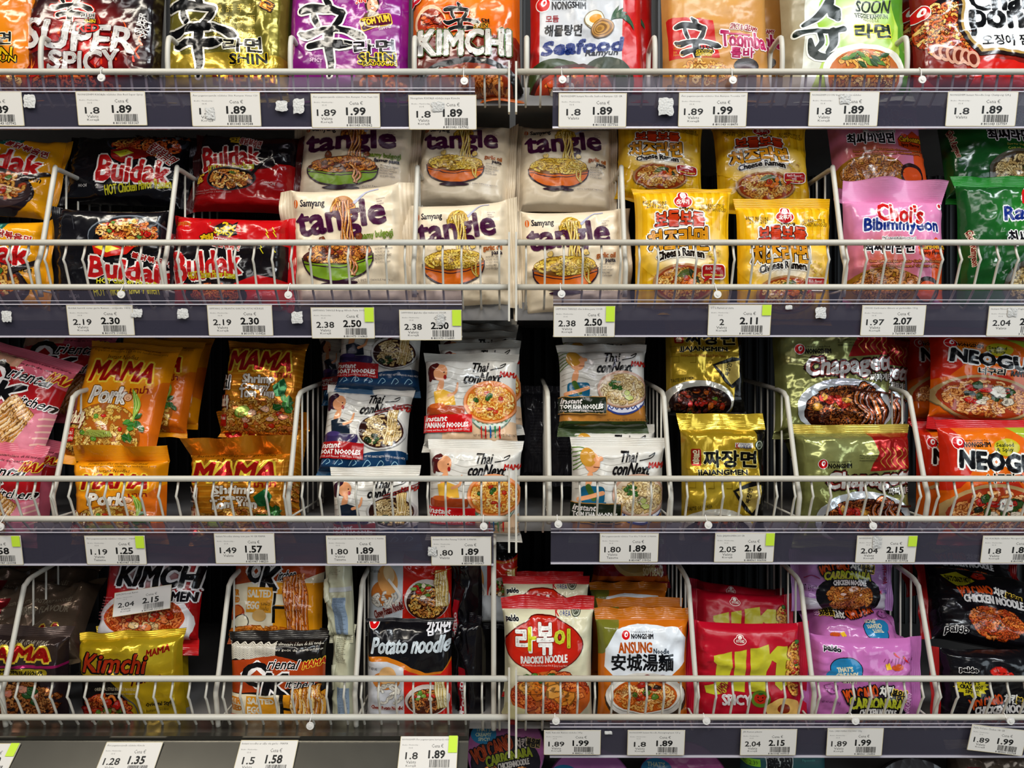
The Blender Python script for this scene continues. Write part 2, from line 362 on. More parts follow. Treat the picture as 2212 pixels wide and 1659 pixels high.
# ---------------------------------------------------------------- packet surface
def vnoise(x, y, sd):
    rg = np.random.RandomState(sd); tb = rg.rand(64, 64); xi = np.floor(x).astype(int); yi = np.floor(y).astype(int); fx = x - xi; fy = y - yi
    fx = fx * fx * (3 - 2 * fx); fy = fy * fy * (3 - 2 * fy); g = lambda a, b: tb[a % 64, b % 64]
    return (g(xi, yi) * (1 - fx) + g(xi + 1, yi) * fx) * (1 - fy) + (g(xi, yi + 1) * (1 - fx) + g(xi + 1, yi + 1) * fx) * fy
def ridge(n): return (1 - np.abs(2 * n - 1)) ** 2.2
def surface(W, H, T, side, seed, amp, bend=0):
    u = np.linspace(-1, 1, NU + 1)[:, None] * np.ones((1, NV + 1)); v = np.ones((NU + 1, 1)) * np.linspace(1, -1, NV + 1)[None]
    a, b = (u, v) if side else (v, u)
    g = np.maximum(0, 1 - np.abs(a) ** 3.0) ** .6; f = np.maximum(0, 1 - np.abs(b) ** 5) ** .42
    th = T / 2 * g * f
    kx, ky = W / .05, H / .05
    n1 = vnoise(u * kx * .8 + 7 + v * .6, v * ky * .8 + 3, seed); n2 = vnoise(u * kx * 1.5 - v * 1.3 + 9, v * ky * 1.5 + u * 1.1 + 5, seed + 1); n3 = vnoise(u * kx * .4 + 4, v * ky * .4 + 8, seed + 2)
    wr = amp * (.0042 * ridge(n1) + .0022 * ridge(n2) - .005 * (n3 - .5)) * np.minimum(1, f * 1.4) * np.minimum(1, g * 2)
    pl = ridge(vnoise(b * 5.5 + 20 + .5 * a, a * .7 + 5, seed + 3)) + .5 * ridge(vnoise(b * 10 + 20, a * .9 + 9, seed + 4))
    wr += amp * .0065 * pl * np.abs(a) ** 4 * np.minimum(1, f * 1.5) * np.minimum(1, g * 4)
    wav = .0035 * amp * (vnoise(b * 2.2 + 11, a * 0 + np.sign(a) + 3, seed + 6) - .5) * 2 * np.abs(a) ** 6
    dep = -(th + wr) + wav + bend * (u ** 2) * .01
    bs = 1 - .055 * g + .012 * (vnoise(a * 2 + 5, np.sign(b) * 3 + 9, seed + 5) - .5)
    asx = 1 + .012 * (vnoise(b * 2 + 5, np.sign(a) * 3 + 19, seed + 7) - .5)
    x, z = (a * asx, b * bs) if side else (b * bs, a * asx)
    Fp = np.stack([x * W / 2, dep, z * H / 2 + H / 2], -1)
    Bk = np.stack([x * W / 2, th * .9 + wav + bend * (u ** 2) * .01 + .0002, z * H / 2 + H / 2], -1)
    dx = np.gradient(Fp, axis=0); dz = np.gradient(Fp, axis=1); N = np.cross(dx, -dz); N = np.cross(dz, dx) if False else N
    N /= np.linalg.norm(N, axis=-1, keepdims=True) + 1e-12
    if N[NU // 2, NV // 2, 1] > 0: N = -N
    return Fp, Bk, N
def gridtris(nu, nv, flip=False):
    i, j = np.meshgrid(np.arange(nu), np.arange(nv), indexing='ij'); a = (i * (nv + 1) + j).ravel(); b = a + nv + 1; c = a + 1; d = b + 1
    T = np.concatenate([np.stack([a, b, c], 1), np.stack([b, d, c], 1)]); return T[:, ::-1] if flip else T
def seal_mesh(Fp, side, end, ln, seed, flop, cols, parent, mt, stripes=None):
    """crimped heat seal beyond one end of the packet"""
    rg = random.Random(seed + end)
    if side: E = Fp[0] if end == 0 else Fp[-1]; I = Fp[3] if end == 0 else Fp[-4]; dr = np.array([-1, 0, 0]) if end == 0 else np.array([1, 0, 0])
    else: E = Fp[:, 0] if end == 0 else Fp[:, -1]; I = None; dr = np.array([0, 0, 1]) if end == 0 else np.array([0, 0, -1])
    m = 22; n = len(E); nn = n; tt = np.linspace(0, n - 1, nn); E2 = np.stack([np.interp(tt, np.arange(n), E[:, k]) for k in range(3)], 1)
    cen = E2.mean(0); V = []; Cc = []
    bb = np.linspace(0, 1, nn); ph = rg.uniform(0, 6); q1 = rg.uniform(1.5, 3.5)
    fl = flop + rg.uniform(-.25, .25); cor = rg.uniform(-.15, .25)
    for j in range(m + 1):
        r = j / m; p = E2 + (E2 - cen) * .03 * r
        ext = ln * r * (1 + cor * .3 * np.cos(bb * 6.28 + ph) * r)
        dep = ln * r * fl * (1 + .8 * np.sin(bb * 6.28 * q1 + ph)) + .00035 * np.sin(r * ln / .0022 * 6.283) + .0022 * r * np.sin(bb * 19 + ph) * abs(fl + .3)
        p = p + dr * ext[:, None]; p[:, 1] = p[:, 1] + dep; V.append(p)
        c = lin(cols); 
        if stripes and (int(r * 8) % 2): c = lin(stripes)
        Cc.append(np.tile(c, (nn, 1)))
    V = np.concatenate(V); Cc = np.concatenate(Cc); k = len(V); T = gridtris(m, nn - 1)
    V2 = V.copy(); V2[:, 1] += .0007
    return fast(('left_seal', 'right_seal')[end] if side else ('top_seal', 'bottom_seal')[end], np.concatenate([V, V2]), np.concatenate([T, T[:, ::-1] + k]), mt, col=np.concatenate([Cc, Cc]), parent=parent)
packs = []; _surf = {}
def pack(art, x0, y0, x1, y1, Y, label, rot=0, tilt=0, yaw=0, T=.034, seed=None, amp=1, group=None, sl=(.011, .009), flop=(.3, -.3), bend=0, name='noodle_packet', cat='noodle packet', show=None):
    seed = seed if seed is not None else (len(packs) * 37 + 11) % 997
    off = T / 2 * .92 + .003; d = CAMD + Y - off; W = (x1 - x0) * d / F; H = (y1 - y0) * d / F / max(.5, math.cos(R(tilt)))
    Rm = Euler((R(-tilt), R(-rot), R(yaw)), 'YXZ').to_matrix()
    c = P((x0 + x1) / 2, (y0 + y1) / 2, Y - off); c.y = Y
    base = c - Rm @ Vector((0, 0, H / 2))
    root = empty(name, base, label, cat, group); root.rotation_mode = 'QUATERNION'; root.rotation_quaternion = Rm.to_quaternion()
    Fp, Bk, N = surface(W, H, T, art.side, seed, amp, bend)
    D, TT = art.bake()
    if show is not None and len(TT):
        qv = D[TT][:, :, 1].mean(1) / NV; TT = TT[(qv > show[0]) & (qv < show[1])]
    nb = (NU + 1) * (NV + 1); bc = np.tile(lin(art.base), (nb, 1))
    V = [Fp.reshape(-1, 3), Bk.reshape(-1, 3)]; Nn = [N.reshape(-1, 3), None]
    nbk = N.reshape(-1, 3).copy(); nbk[:, 1] *= -1; Nn[1] = nbk
    Ts = [gridtris(NU, NV, False), gridtris(NU, NV, True) + nb]; Cs = [bc, bc.copy()]
    if len(D):
        p = np.clip(D[:, 0], 0, NU - 1e-6); q = np.clip(D[:, 1], 0, NV - 1e-6)
        # which side of the cell diagonal the piece belongs to, per triangle
        Vt = D[TT]; pm = Vt[:, :, 0].mean(1); qm = Vt[:, :, 1].mean(1)
        p3 = np.clip(Vt[:, :, 0], 0, NU); q3 = np.clip(Vt[:, :, 1], 0, NV)
        ci = np.clip(np.floor(pm), 0, NU - 1).astype(int)[:, None]; cj = np.clip(np.floor(qm), 0, NV - 1).astype(int)[:, None]
        fx = p3 - ci; fy = q3 - cj; up = ((fx + fy).mean(1) > 1)[:, None]
        def itp(G):
            A = G[ci, cj]; B = G[ci + 1, cj]; Cc = G[ci, cj + 1]; Dd = G[ci + 1, cj + 1]; X = fx[..., None]; Y_ = fy[..., None]
            lo = A + (B - A) * X + (Cc - A) * Y_; hi = Dd + (Cc - Dd) * (1 - X) + (B - Dd) * (1 - Y_)
            return np.where(up[..., None], hi, lo)
        Pp = itp(Fp); Np = itp(N); Np /= np.linalg.norm(Np, axis=-1, keepdims=True) + 1e-9
        Pp = Pp + Np * (.00008 + Vt[:, :, 5:6] * .000035)
        # weld corners that are the same print vertex and land on the same spot
        key = np.round(np.concatenate([Pp.reshape(-1, 3) * 2e5, Vt[:, :, 2:3].reshape(-1, 1) * 100], 1)).astype(np.int64)
        h = key[:, 0] * 73856093 ^ key[:, 1] * 19349663 ^ key[:, 2] * 83492791 ^ key[:, 3] * 2654435761
        _, fi, iv = np.unique(h, return_index=True, return_inverse=True); iv = iv.ravel()
        o = 2 * nb; V.append(Pp.reshape(-1, 3)[fi]); Nn.append(Np.reshape(-1, 3)[fi]); Cs.append(Vt[:, :, 2:5].reshape(-1, 3)[fi]); T3 = iv.reshape(-1, 3)
        T3 = T3[(T3[:, 0] != T3[:, 1]) & (T3[:, 1] != T3[:, 2]) & (T3[:, 2] != T3[:, 0])]
        # face them to the front
        VV = V[-1]; nrm = np.cross(VV[T3[:, 1]] - VV[T3[:, 0]], VV[T3[:, 2]] - VV[T3[:, 0]]); NN = Nn[-1][T3[:, 0]]; bad = (nrm * NN).sum(1) < 0; T3[bad] = T3[bad][:, ::-1]
        Ts.append(T3 + o)
    f0 = Ts[0]; A = V[0]; nr = np.cross(A[f0[:, 1]] - A[f0[:, 0]], A[f0[:, 2]] - A[f0[:, 0]])
    if nr[:, 1].sum() > 0: Ts[0] = f0[:, ::-1]; Ts[1] = Ts[1][:, ::-1]
    mt = M[art.mt]
    fast('printed_wrapper', np.concatenate(V), np.concatenate(Ts), mt, col=np.clip(np.concatenate(Cs), 0, 1) ** 1.16, nrm=np.concatenate(Nn), parent=root)
    sc = art.seal if isinstance(art.seal, (list, tuple)) else (art.seal, art.seal)
    for e in (0, 1):
        if sl[e]: seal_mesh(Fp, art.side, e, sl[e], seed, flop[e], sc[e], root, mt, art.edge)
    packs.append(root); return root
# ---------------------------------------------------------------- shared drawing pieces
def sin_char(A, cx, cy, k, c='#0c0c0e', outs=(('#efe9dc', 4),)):
    """brush written character, about 120 x 150 px at k=1"""
    q = lambda L: [((cx + x * k, cy + y * k)) for x, y in L]
    S = [([(-14, -44), (-6, -34), (-2, -26)], (8, 14, 12)), ([(-64, -16), (-44, -22), (-10, -20), (26, -14)], (16, 21, 17, 15)),
         ([(-38, -10), (-36, 2), (-28, 16)], (10, 13, 11)), ([(26, -10), (20, 6), (10, 20)], (11, 14, 12)),
         ([(-68, 34), (-52, 40), (-16, 28), (34, 28), (66, 40), (76, 44)], (8, 18, 13, 13, 19, 10)), ([(-44, 66), (-14, 58), (22, 60), (50, 60)], (16, 15, 18, 12)),
         ([(-2, 30), (-2, 66), (4, 104), (2, 128)], (20, 19, 14, 8))]
    A.strokes([(q(p), tuple(w * k * 1.05 for w in wd)) for p, wd in S], c, [(oc, ow * k) for oc, ow in outs])
def nlogo(A, cx, cy, r, ring=True):
    if ring: A.e(cx, cy, r * 1.12, r * 1.12, '#f6f0ea')
    A.e(cx, cy, r, r, '#d3161b'); A.e(cx + r * .1, cy - r * .15, r * .42, r * .58, '#ffffff', rot=-20); A.e(cx + r * .16, cy - r * .1, r * .2, r * .3, '#d3161b', rot=-20) if r > 9 else None
def made(A, x, y, k=1, c='#1d3a8a'):
    A.t('K', x, y, x + 9 * k, y + 13 * k, '#c8202a', b=.5 * k); A.t('MADE IN', x + 11 * k, y, x + 34 * k, y + 4 * k, c); A.t('OREA', x + 10 * k, y + 5 * k, x + 38 * k, y + 13 * k, c, b=.4)
def badge(A, cx, cy, r, c='#3a4a3a'):
    A.e(cx, cy, r, r, c); A.e(cx, cy, r * .82, r * .82, '#c9cbb8'); A.e(cx, cy, r * .66, r * .66, c); A.t('حلال', cx - r * .45, cy - r * .35, cx + r * .45, cy + r * .35, '#e8e8d8')
def chili(A, x, y, L, ang, c='#d8201c'):
    a = R(ang); pts = [(x, y), (x + L * .5 * math.cos(a) , y - L * .5 * math.sin(a) - L * .08), (x + L * math.cos(a + .25), y - L * math.sin(a + .25))]
    A.s_(pts, (L * .28, L * .2, .6), c); A.s_([(x - L * .14 * math.cos(a), y + L * .14 * math.sin(a)), (x, y)], L * .09, '#2c7a2a', smooth=False)
def dish(A, cx, cy, rx, ry, rim='#f0ece4', soup='#c8641e', n=60, cols=('#e8b860', '#d89a40', '#f2d088'), dark='#7a3c12', wd=4, rimw=.1, sd=0, dy=0, curl=1.0):
    A.e(cx, cy, rx * (1 + rimw), ry * (1 + rimw * 1.3), lin(rim) * .5); A.e(cx, cy - ry * .03, rx * (1 + rimw * .9), ry * (1 + rimw), rim); A.e(cx, cy, rx, ry, soup)
    A.noo(cx, cy + dy, rx * .92, ry * .88, n, cols, dark, wd, sd=sd, curl=curl)
def steam_noodle(A, pts, wid, cols, dark='#8a5a18', n=7, wv=3):
    """a lifted bundle of noodles"""
    pts = A.sm(pts, 6); d = np.gradient(pts, axis=0); d /= np.hypot(d[:, 0], d[:, 1])[:, None] + 1e-9; nn = np.stack([-d[:, 1], d[:, 0]], 1)
    A.z += 2
    for k in range(n):
        o = (k / (n - 1) - .5) * wid; t = np.linspace(0, 9, len(pts)); q = pts + nn * (o + wv * np.sin(t + k * 1.3))[:, None]; c = cols[k % len(cols)]
        V, T = A.ribbon(q, wid / n * 1.7); A.add(V, T, dark, grid=False, dz=.3); V, T = A.ribbon(q, wid / n * 1.15); A.add(V, T, c, grid=False, dz=.3); V, T = A.ribbon(q - (wid / n * .2, 0), wid / n * .35); A.add(V, T, lin(c) * .5 + .45, grid=False, dz=.3)
    A.z += 2
EG = ('#e8b050', '#d8923a', '#f4cf80'); REDN = ('#d86a26', '#c24a18', '#e88a3a', '#b83a14'); BRN = ('#b5662a', '#94481a', '#cf8440')
MEAT = ('#7a3418', '#9a4420', '#5a2410'); VEG = ('#4c8a34', '#e06a20', '#c8261c', '#e8d8a0')
DS = {}
# ---------------------------------------------------------------- top shelf
A = DS['spicy_orange'] = Art(-180, -120, 85, 198, '#d97f14')
A.glow(-60, 100, 150, 160, '#f2a024', '#d97f14'); A.r(-180, 160, 85, 198, '#b05010'); sin_char(A, -90, 40, 1.05); A.t('라면', -35, 78, 33, 105, '#15110c', o=(('#f3e6c8', 2),), b=1.5); A.t('SHIN', -60, 112, 36, 137, '#f2c81c', o=(('#141008', 3),), b=1, sh=.15); A.t('RAMYUN', -60, 130, 45, 142, '#f2c81c', o=(('#141008', 3),), b=.5, sh=.15)
A.noo(-50, 185, 110, 26, 40, EG, wd=5)
A = DS['super_spicy'] = Art(40, -140, 345, 200, '#1b0f13', seal='#161014')
A.glow(175, 110, 165, 150, '#c01512', '#1b0f13', rings=8); A.glow(110, 190, 110, 70, '#d82818', '#3a0c10')
for k in range(26):
    rg = A.rng; x = rg.uniform(60, 320); y = rg.uniform(60, 175); A.s_([(x, y), (x + rg.uniform(-8, 8), y - 14), (x + rg.uniform(-6, 14), y - 30)], (5, 3, .5), rg.choice(['#e8641c', '#d8401a', '#f08c28', '#7a1410']))
sin_char(A, 150, -2, .62, outs=(('#e0301c', 7), ('#f2e8dc', 3.4)))
A.t('라면', 174, 33, 205, 46, '#171014', o=(('#f0e8e0', 1.6),), b=.6); A.t('SHIN', 182, 47, 208, 57, '#f2c81c', o=(('#171014', 2),), b=.6)
A.t('SUPER', 52, 58, 300, 119, '#c9c4c0', o=(('#5a0c0c', 3),), b=3.2, rot=-4, c2='#e0dcd8', taper=-.12); A.t('RED', 168, 58, 217, 75, '#d8281c', o=(('#180c0c', 3),), b=1.5); A.t('SPICY', 112, 121, 268, 165, '#c9c4c0', o=(('#5a0c0c', 2.5),), b=2.6, taper=.1)
for k in range(46): x = A.rng.uniform(56, 296); y = A.rng.uniform(60, 160); A.e(x, y, A.rng.uniform(.8, 2.2), A.rng.uniform(.6, 1.4), '#4a1512', n=5)
A.t('SUPER', 286, 50, 334, 63, '#d8d4d0', b=.9, rot=78); A.t('SPICY', 298, 62, 342, 74, '#d8d4d0', b=.9, rot=78)
A.noo(170, 190, 100, 20, 40, REDN, '#4a1008', wd=5)
A = DS['gold_chicken'] = Art(345, -140, 622, 205, '#8e8436', seal='#b09a48', mt='foil')
A.glow(470, 40, 150, 150, '#5e5a2a', '#8e8436'); A.p([(345, 120), (400, 128), (470, 122), (560, 132), (622, 125), (622, 205), (345, 205)], '#b49a34')
for i, ch in enumerate('辣辞辛辨神醉辣酉里辛俗辨'):
    x = 462 + (i % 4) * 26; y = 12 + (i // 4) * 28; A.t(ch, x, y, x + 17, y + 20, '#c9b45c', b=.2)
sin_char(A, 430, 38, 1.06); A.t('라면', 488, 92, 572, 122, '#14120c', o=(('#efe6c8', 2.4),), b=1.8, rot=2); A.t('SHIN', 502, 126, 585, 147, '#14120c', o=(('#e8c82a', 2.5),), b=1.8, rot=3)
A.r(465, 160, 600, 192, '#7c2c12'); A.t('SPICY CHICKEN', 474, 168, 596, 185, '#e8b224', b=1.2); A.t('SPICY', 572, 4, 592, 30, '#d88a1c', o=(('#3a1c0c', 3),), rot=70, b=.6); A.noo(530, 200, 70, 18, 26, REDN)
A = DS['purple'] = Art(612, -140, 885, 205, '#8a1f80', seal='#7a1a74')
A.glow(760, 60, 140, 130, '#a02a94', '#8a1f80')
for i, ch in enumerate('辣辞辛辨神辣酉俗'): x = 745 + (i % 4) * 24; y = 20 + (i // 4) * 26; A.t(ch, x, y, x + 15, y + 18, '#b85cb0', b=.1)
# a cook in a cap on the badge: dark cap, smiling face, patterned blouse
A.e(806, 12, 17, 21, '#3a1c14'); A.e(807, 14, 13, 17, '#d8a07c'); A.p([(790, 2), (794, -18), (822, -18), (824, 2), (807, -3)], '#26201e'); A.e(802, 12, 1.6, 1.2, '#2a1410', n=8); A.e(812, 12, 1.6, 1.2, '#2a1410', n=8); A.e(807, 21, 5, 2.6, '#f4ece4', n=10); A.s_([(802, 20), (807, 24), (812, 20)], 1, '#a8322c'); A.p([(784, 48), (790, 34), (800, 30), (814, 30), (826, 34), (834, 48)], '#6a4a34')
A.t('JIN', 770, -2, 792, 12, '#e02c20', o=(('#f0d8c8', 1.5),), b=1)
A.rr(780, 38, 852, 68, 6, '#e8c04a', rot=14); A.rr(782, 40, 850, 66, 6, '#5a1230', rot=14); A.t('TOM YUM', 786, 42, 846, 58, '#f2d24a', b=1.4, rot=14); A.t('flavour', 822, 60, 852, 70, '#f2e8e0', rot=18, b=.3)
sin_char(A, 712, 45, 1.0); A.t('라면', 768, 95, 858, 124, '#141014', o=(('#f0e0ec', 2.6),), b=1.9, rot=4); A.t('SHIN', 778, 124, 860, 145, '#1a1014', o=(('#e8cc20', 2.5),), b=1.7, rot=3); A.t('RAMYUN', 790, 142, 862, 150, '#1a1014', o=(('#e8cc20', 2),), b=.6, rot=3)
A.t('GOURMET', 668, 130, 692, 136, '#f0c8e0', b=.3); A.t('SPICY', 670, 137, 696, 145, '#f0c8e0', b=.5); A.p([(760, 205), (775, 165), (885, 155), (885, 205)], '#6a2c1c'); A.noo(830, 190, 50, 22, 26, REDN)
A = DS['kimchi_orange'] = Art(882, -140, 1130, 205, '#d2691a', seal='#c25a14')
A.glow(1000, -10, 160, 120, '#f08a1c', '#d2691a'); A.p([(882, 90), (1130, 85), (1130, 205), (882, 205)], '#8a2a14', c2='#3a1410'); A.e(925, 52, 36, 38, '#e8c8a0'); A.e(927, 55, 32, 33, '#a83a18'); A.blobs(928, 55, 26, 26, 26, ('#c84a1c', '#8a2412', '#e07a3a'), 8)
nlogo(A, 892, -8, 14); sin_char(A, 995, 36, .56, outs=(('#d82c1c', 5), ('#f2e2d0', 2))); A.t('라면', 1020, 50, 1060, 62, '#14100e', b=.8); A.t('SHIN', 1026, 62, 1056, 71, '#1a100c', o=(('#eab02a', 1.2),), b=.7)
A.t('KIMCHI', 902, 76, 1106, 130, '#bfbab2', o=(('#6a9a5a', 3), ('#3a1c12', 2)), b=3.4, c2='#e4e0da', taper=.05)
for k in range(40): A.e(A.rng.uniform(905, 1100), A.rng.uniform(78, 130), 1.4, 1, '#7a4a38', n=5)
A.e(1010, 205, 120, 68, '#141012'); dish(A, 1010, 205, 100, 56, '#1a1614', '#8a3414', 60, BRN, wd=5)
A = DS['seafood'] = Art(1140, -120, 1398, 205, '#c8c9cc', seal='#c01c18', mt='matte')
A.r(1140, -120, 1160, 205, '#b81c1a'); A.p([(1358, -120), (1398, -120), (1398, 205), (1342, 205), (1346, 120), (1352, 0)], '#c8181a')
nlogo(A, 1168, 14, 15); A.t('Lovely Life Lovely Food', 1189, 3, 1266, 10, '#2a2a30', b=.2); A.t('NONGSHIM', 1188, 11, 1265, 26, '#1a1a20', b=.9)
A.t('모듬', 1174, 40, 1203, 55, '#a81c28', b=.6); A.t('해물탕면', 1170, 62, 1254, 86, '#14141a', b=1.2, sh=.1); A.t('Seafood', 1164, 94, 1344, 122, '#1c3a86', b=3.0, sh=.25, rot=3); A.t('Ramyun', 1262, 116, 1334, 132, '#1a2038', b=.9, sh=.3, rot=1)
for a in range(8): A.leaf(1332 + a * 5, 34 + 2.5 * a, 40, 9, 60 - a * 18, '#2a5a38')
A.e(1284, 52, 24, 22, '#8a7a5a'); A.e(1284, 51, 21, 19, '#e8e0c8'); A.e(1287, 50, 14, 11, '#d89c3a'); A.e(1303, 70, 29, 19, '#6a4a18', rot=25); A.e(1303, 69, 27, 17, '#b8863a', rot=25)
for k in range(5): A.e(1303 - k * 2, 69 + k * .6, 24 - k * 4.6, 14 - k * 2.6, ['#8a6022', '#c8984a', '#8a6022', '#c8984a', '#a87a34'][k], rot=25)
A.e(1200, 190, 80, 56, '#3a4a22'); A.e(1310, 182, 60, 50, '#2a3a20'); dish(A, 1240, 215, 88, 62, '#4a1412', '#b8401c', 46, REDN, wd=5); A.blobs(1240, 195, 70, 26, 14, ('#f0e8d8', '#d85a28', '#e8a060'), 9)
A = DS['tan_pink'] = Art(1430, -130, 1672, 205, '#c89450', seal='#b98443', mt='matte')
A.glow(1520, -40, 150, 120, '#dcae6c', '#c89450'); A.p([(1436, 42), (1538, 50), (1552, 135), (1440, 135)], '#c81f1c'); sin_char(A, 1500, 78, .70, outs=(('#f4ece0', 3.4),))
for i, s in enumerate(('Spicy', 'Happiness', 'In', 'Noodles')): A.t(s, 1449, 106 + i * 6, 1449 + 5 * len(s) * .6, 111 + i * 6, '#e8b04a', b=.2)
A.t('라면', 1502, 106, 1538, 117, '#16100c', b=.8); A.t('SHIN', 1500, 117, 1534, 127, '#141008', o=(('#e8c830', 1.4),), b=.8); A.t('RAMYUN', 1498, 126, 1532, 133, '#141008', o=(('#e8c830', 1.2),), b=.3)
A.t('SPICY & CREAMY', 1577, 62, 1640, 74, '#a81c3c', o=(('#f6eadc', 1.6),), b=.8, rot=-6); A.t('Toomba', 1558, 78, 1658, 112, '#c02468', o=(('#fbeef4', 2.6),), b=2.2, rot=-4, sh=-.1); A.s_([(1556, 76), (1585, 82), (1620, 84)], 4, '#c02468'); A.t('툼바', 1577, 112, 1630, 132, '#c02468', o=(('#fbeef4', 2),), b=1.6)
A.e(1612, 150, 28, 18, '#2a1a18'); A.r(1590, 146, 1632, 205, '#4a2a2e'); A.e(1512, 165, 78, 28, '#c08a28'); A.noo(1512, 165, 70, 24, 60, EG, wd=4); A.t('ENV', 1440, 188, 1462, 197, '#5a3a18', b=1)
A = DS['white_green'] = Art(1692, -130, 1975, 205, '#dcdccf', seal='#cfcfc0', mt='matte')
A.p([(1692, -130), (1742, -130), (1724, 205), (1692, 205)], '#a89c80'); A.p([(1975, -130), (1830, -130), (1800, 60), (1745, 205), (1975, 205)], '#b8d058'); A.glow(1850, 50, 90, 96, '#f4f6e0', '#9cc23c'); A.p([(1890, -130), (1975, -130), (1975, 205), (1935, 205), (1948, 60)], '#5a9028')
A.t('SOON', 1850, 5, 1928, 31, '#2a3a2a', b=1.3, sh=.1); A.s_([(1846, 35), (1920, 33)], 1.2, '#4a5a3a', smooth=False); A.t('VEGGIE RAMYUN', 1847, 34, 1924, 45, '#3a4a34', b=.5); A.t('NOODLE', 1866, 46, 1903, 53, '#8a8a3a', b=.4); A.t('라면', 1847, 60, 1926, 90, '#16301c', o=(('#e8e048', 2.4),), b=2.2)
A.strokes([([(1795, -8), (1790, 10), (1762, 42), (1728, 62)], (16, 22, 16, 8)), ([(1786, 14), (1800, 34), (1806, 48)], (18, 30, 14)), ([(1712, 80), (1740, 76), (1790, 76), (1820, 70)], (12, 10, 9, 14)), ([(1764, 80), (1768, 100), (1752, 118)], (14, 13, 8)), ([(1742, 96), (1750, 122), (1776, 132), (1822, 118)], (10, 20, 14, 9)), ([(1795, 80), (1794, 104), (1780, 122)], (24, 18, 8))], '#13251b', [('#f2f2e6', 3.5)])
A.e(1862, 160, 92, 56, '#f0ece0'); dish(A, 1862, 172, 80, 56, '#e8e4d8', '#c8742a', 56, EG, wd=5, sd=4); 
for k in range(12): A.leaf(A.rng.uniform(1815, 1905), A.rng.uniform(128, 150), 26, 9, A.rng.uniform(-50, 50), A.rng.choice(['#5a8a30', '#8ab040', '#2f5a2a']))
A = DS['champong'] = Art(1978, -110, 2290, 205, '#a8241a', seal='#c41e1a')
A.glow(2100, 60, 150, 160, '#c8401c', '#7a1a14'); A.s_([(2000, 30), (2050, 0), (2130, -10)], (16, 24, 10), '#1c0e10'); A.noo(2040, 70, 60, 66, 110, REDN + EG, '#4a1408', wd=5)
for k in range(6): x = 2018 + k * 15; A.e(x, 118 + k * 4, 14, 19, '#d8a890', rot=20); A.e(x, 118 + k * 4, 8, 12, '#7a2a18', rot=20)
nlogo(A, 1990, 28, 15); o8 = [(2072, -110), (2290, -110), (2290, 150), (2190, 132), (2108, 130), (2062, 76), (2068, 0)]
A.p(o8, '#2a1614'); A.p([(2078, -100), (2280, -100), (2280, 140), (2188, 124), (2112, 122), (2070, 74), (2076, 0)], '#b89858'); A.p([(2084, -96), (2274, -96), (2274, 134), (2188, 118), (2116, 116), (2076, 72), (2083, 0)], '#e8e6e4')
A.t('Cham', 2096, -18, 2262, 26, '#121214', b=4); A.t('pong', 2092, 30, 2250, 84, '#121214', b=4); A.t('오징어 짬뽕', 2114, 84, 2250, 108, '#141416', b=1.0, rot=2); A.p([(2110, 140), (2180, 142), (2290, 165), (2290, 205), (2080, 205)], '#d02418')
# ---------------------------------------------------------------- second shelf
def bul(A, x0, y0, x1, y1, rot=6, txt='HOT Chicken Flavor Ramen', c='#e8e03a'):
    w = x1 - x0; h = y1 - y0
    A.t('Buldak', x0, y0, x1, y1, '#cf1f22', o=(('#f6efe8', 5), ), b=3.2, rot=rot, taper=-.18); A.t(txt, x0 + w * .1, y1 + 3, x1 + w * .02, y1 + h * .34, c, b=.7, rot=rot + 2, arc=4); A.t('불닭볶음면', x0 + w * .52, y0 - h * .30, x1 + w * .02, y0 + h * .0, '#b82822', o=(('#f4ece4', 1.8),), b=1, rot=-14)
A = DS['cheese_buldak'] = Art(-140, 282, 105, 470, '#e8a616', seal='#d8940f', side=True)
A.e(-5, 293, 32, 18, '#1f6a60'); A.t('Cheese', -22, 284, 18, 300, '#7ac0b0', b=.6); bul(A, -110, 322, 82, 372, -7, 'Cheese Flavour Ramen', '#1c1208'); A.e(-10, 420, 92, 52, '#2a2028', rot=-8); A.e(-10, 416, 84, 46, '#4a3a3c', rot=-8); A.noo(-15, 412, 74, 38, 60, EG + REDN, wd=5); A.blobs(-15, 410, 60, 28, 14, ('#f4d890', '#c8401c', '#5a8a3a'), 9); A.s_([(50, 392), (92, 372)], (12, 10), '#2a2226', smooth=False)
A = DS['black_buldak'] = Art(112, 452, 352, 668, '#17151a', seal='#17151a', side=True)
A.t('SAMYANG', 88, 427, 158, 441, '#c89a3a', b=.5, rot=-8); A.t('Serving Suggestion / Serviervorschlag', 262, 448, 345, 453, '#cfcac6', rot=-4)
A.e(272, 512, 84, 48, '#7a8088'); A.e(272, 514, 82, 46, '#22262c'); A.e(272, 524, 72, 38, '#0f1012'); A.noo(272, 505, 66, 30, 90, REDN + EG, '#5a1a0a', wd=4); A.blobs(270, 500, 52, 20, 12, ('#e8b850', '#c82818', '#6a9a40'), 7)
A.p([(200, 532), (225, 528), (262, 536), (290, 534), (272, 552), (230, 560), (206, 552)], '#c8281c'); A.p([(206, 538), (230, 532), (258, 540), (232, 550)], '#e8d83a'); A.noo(268, 508, 60, 24, 10, EG, wd=4)
bul(A, 196, 568, 362, 608, -5); A.t('HOT Chicken Flavor Ramen', 205, 622, 340, 640, '#e8e03a', b=.6, rot=4); A.s_([(118, 480), (150, 470), (160, 500)], 1.2, '#3a3a40')
A.t('HOCHI', 150, 640, 172, 647, '#d8d4d0', b=.3)
A = DS['black_buldak_back'] = Art(138, 290, 388, 446, '#16141a', seal='#141218', side=True)
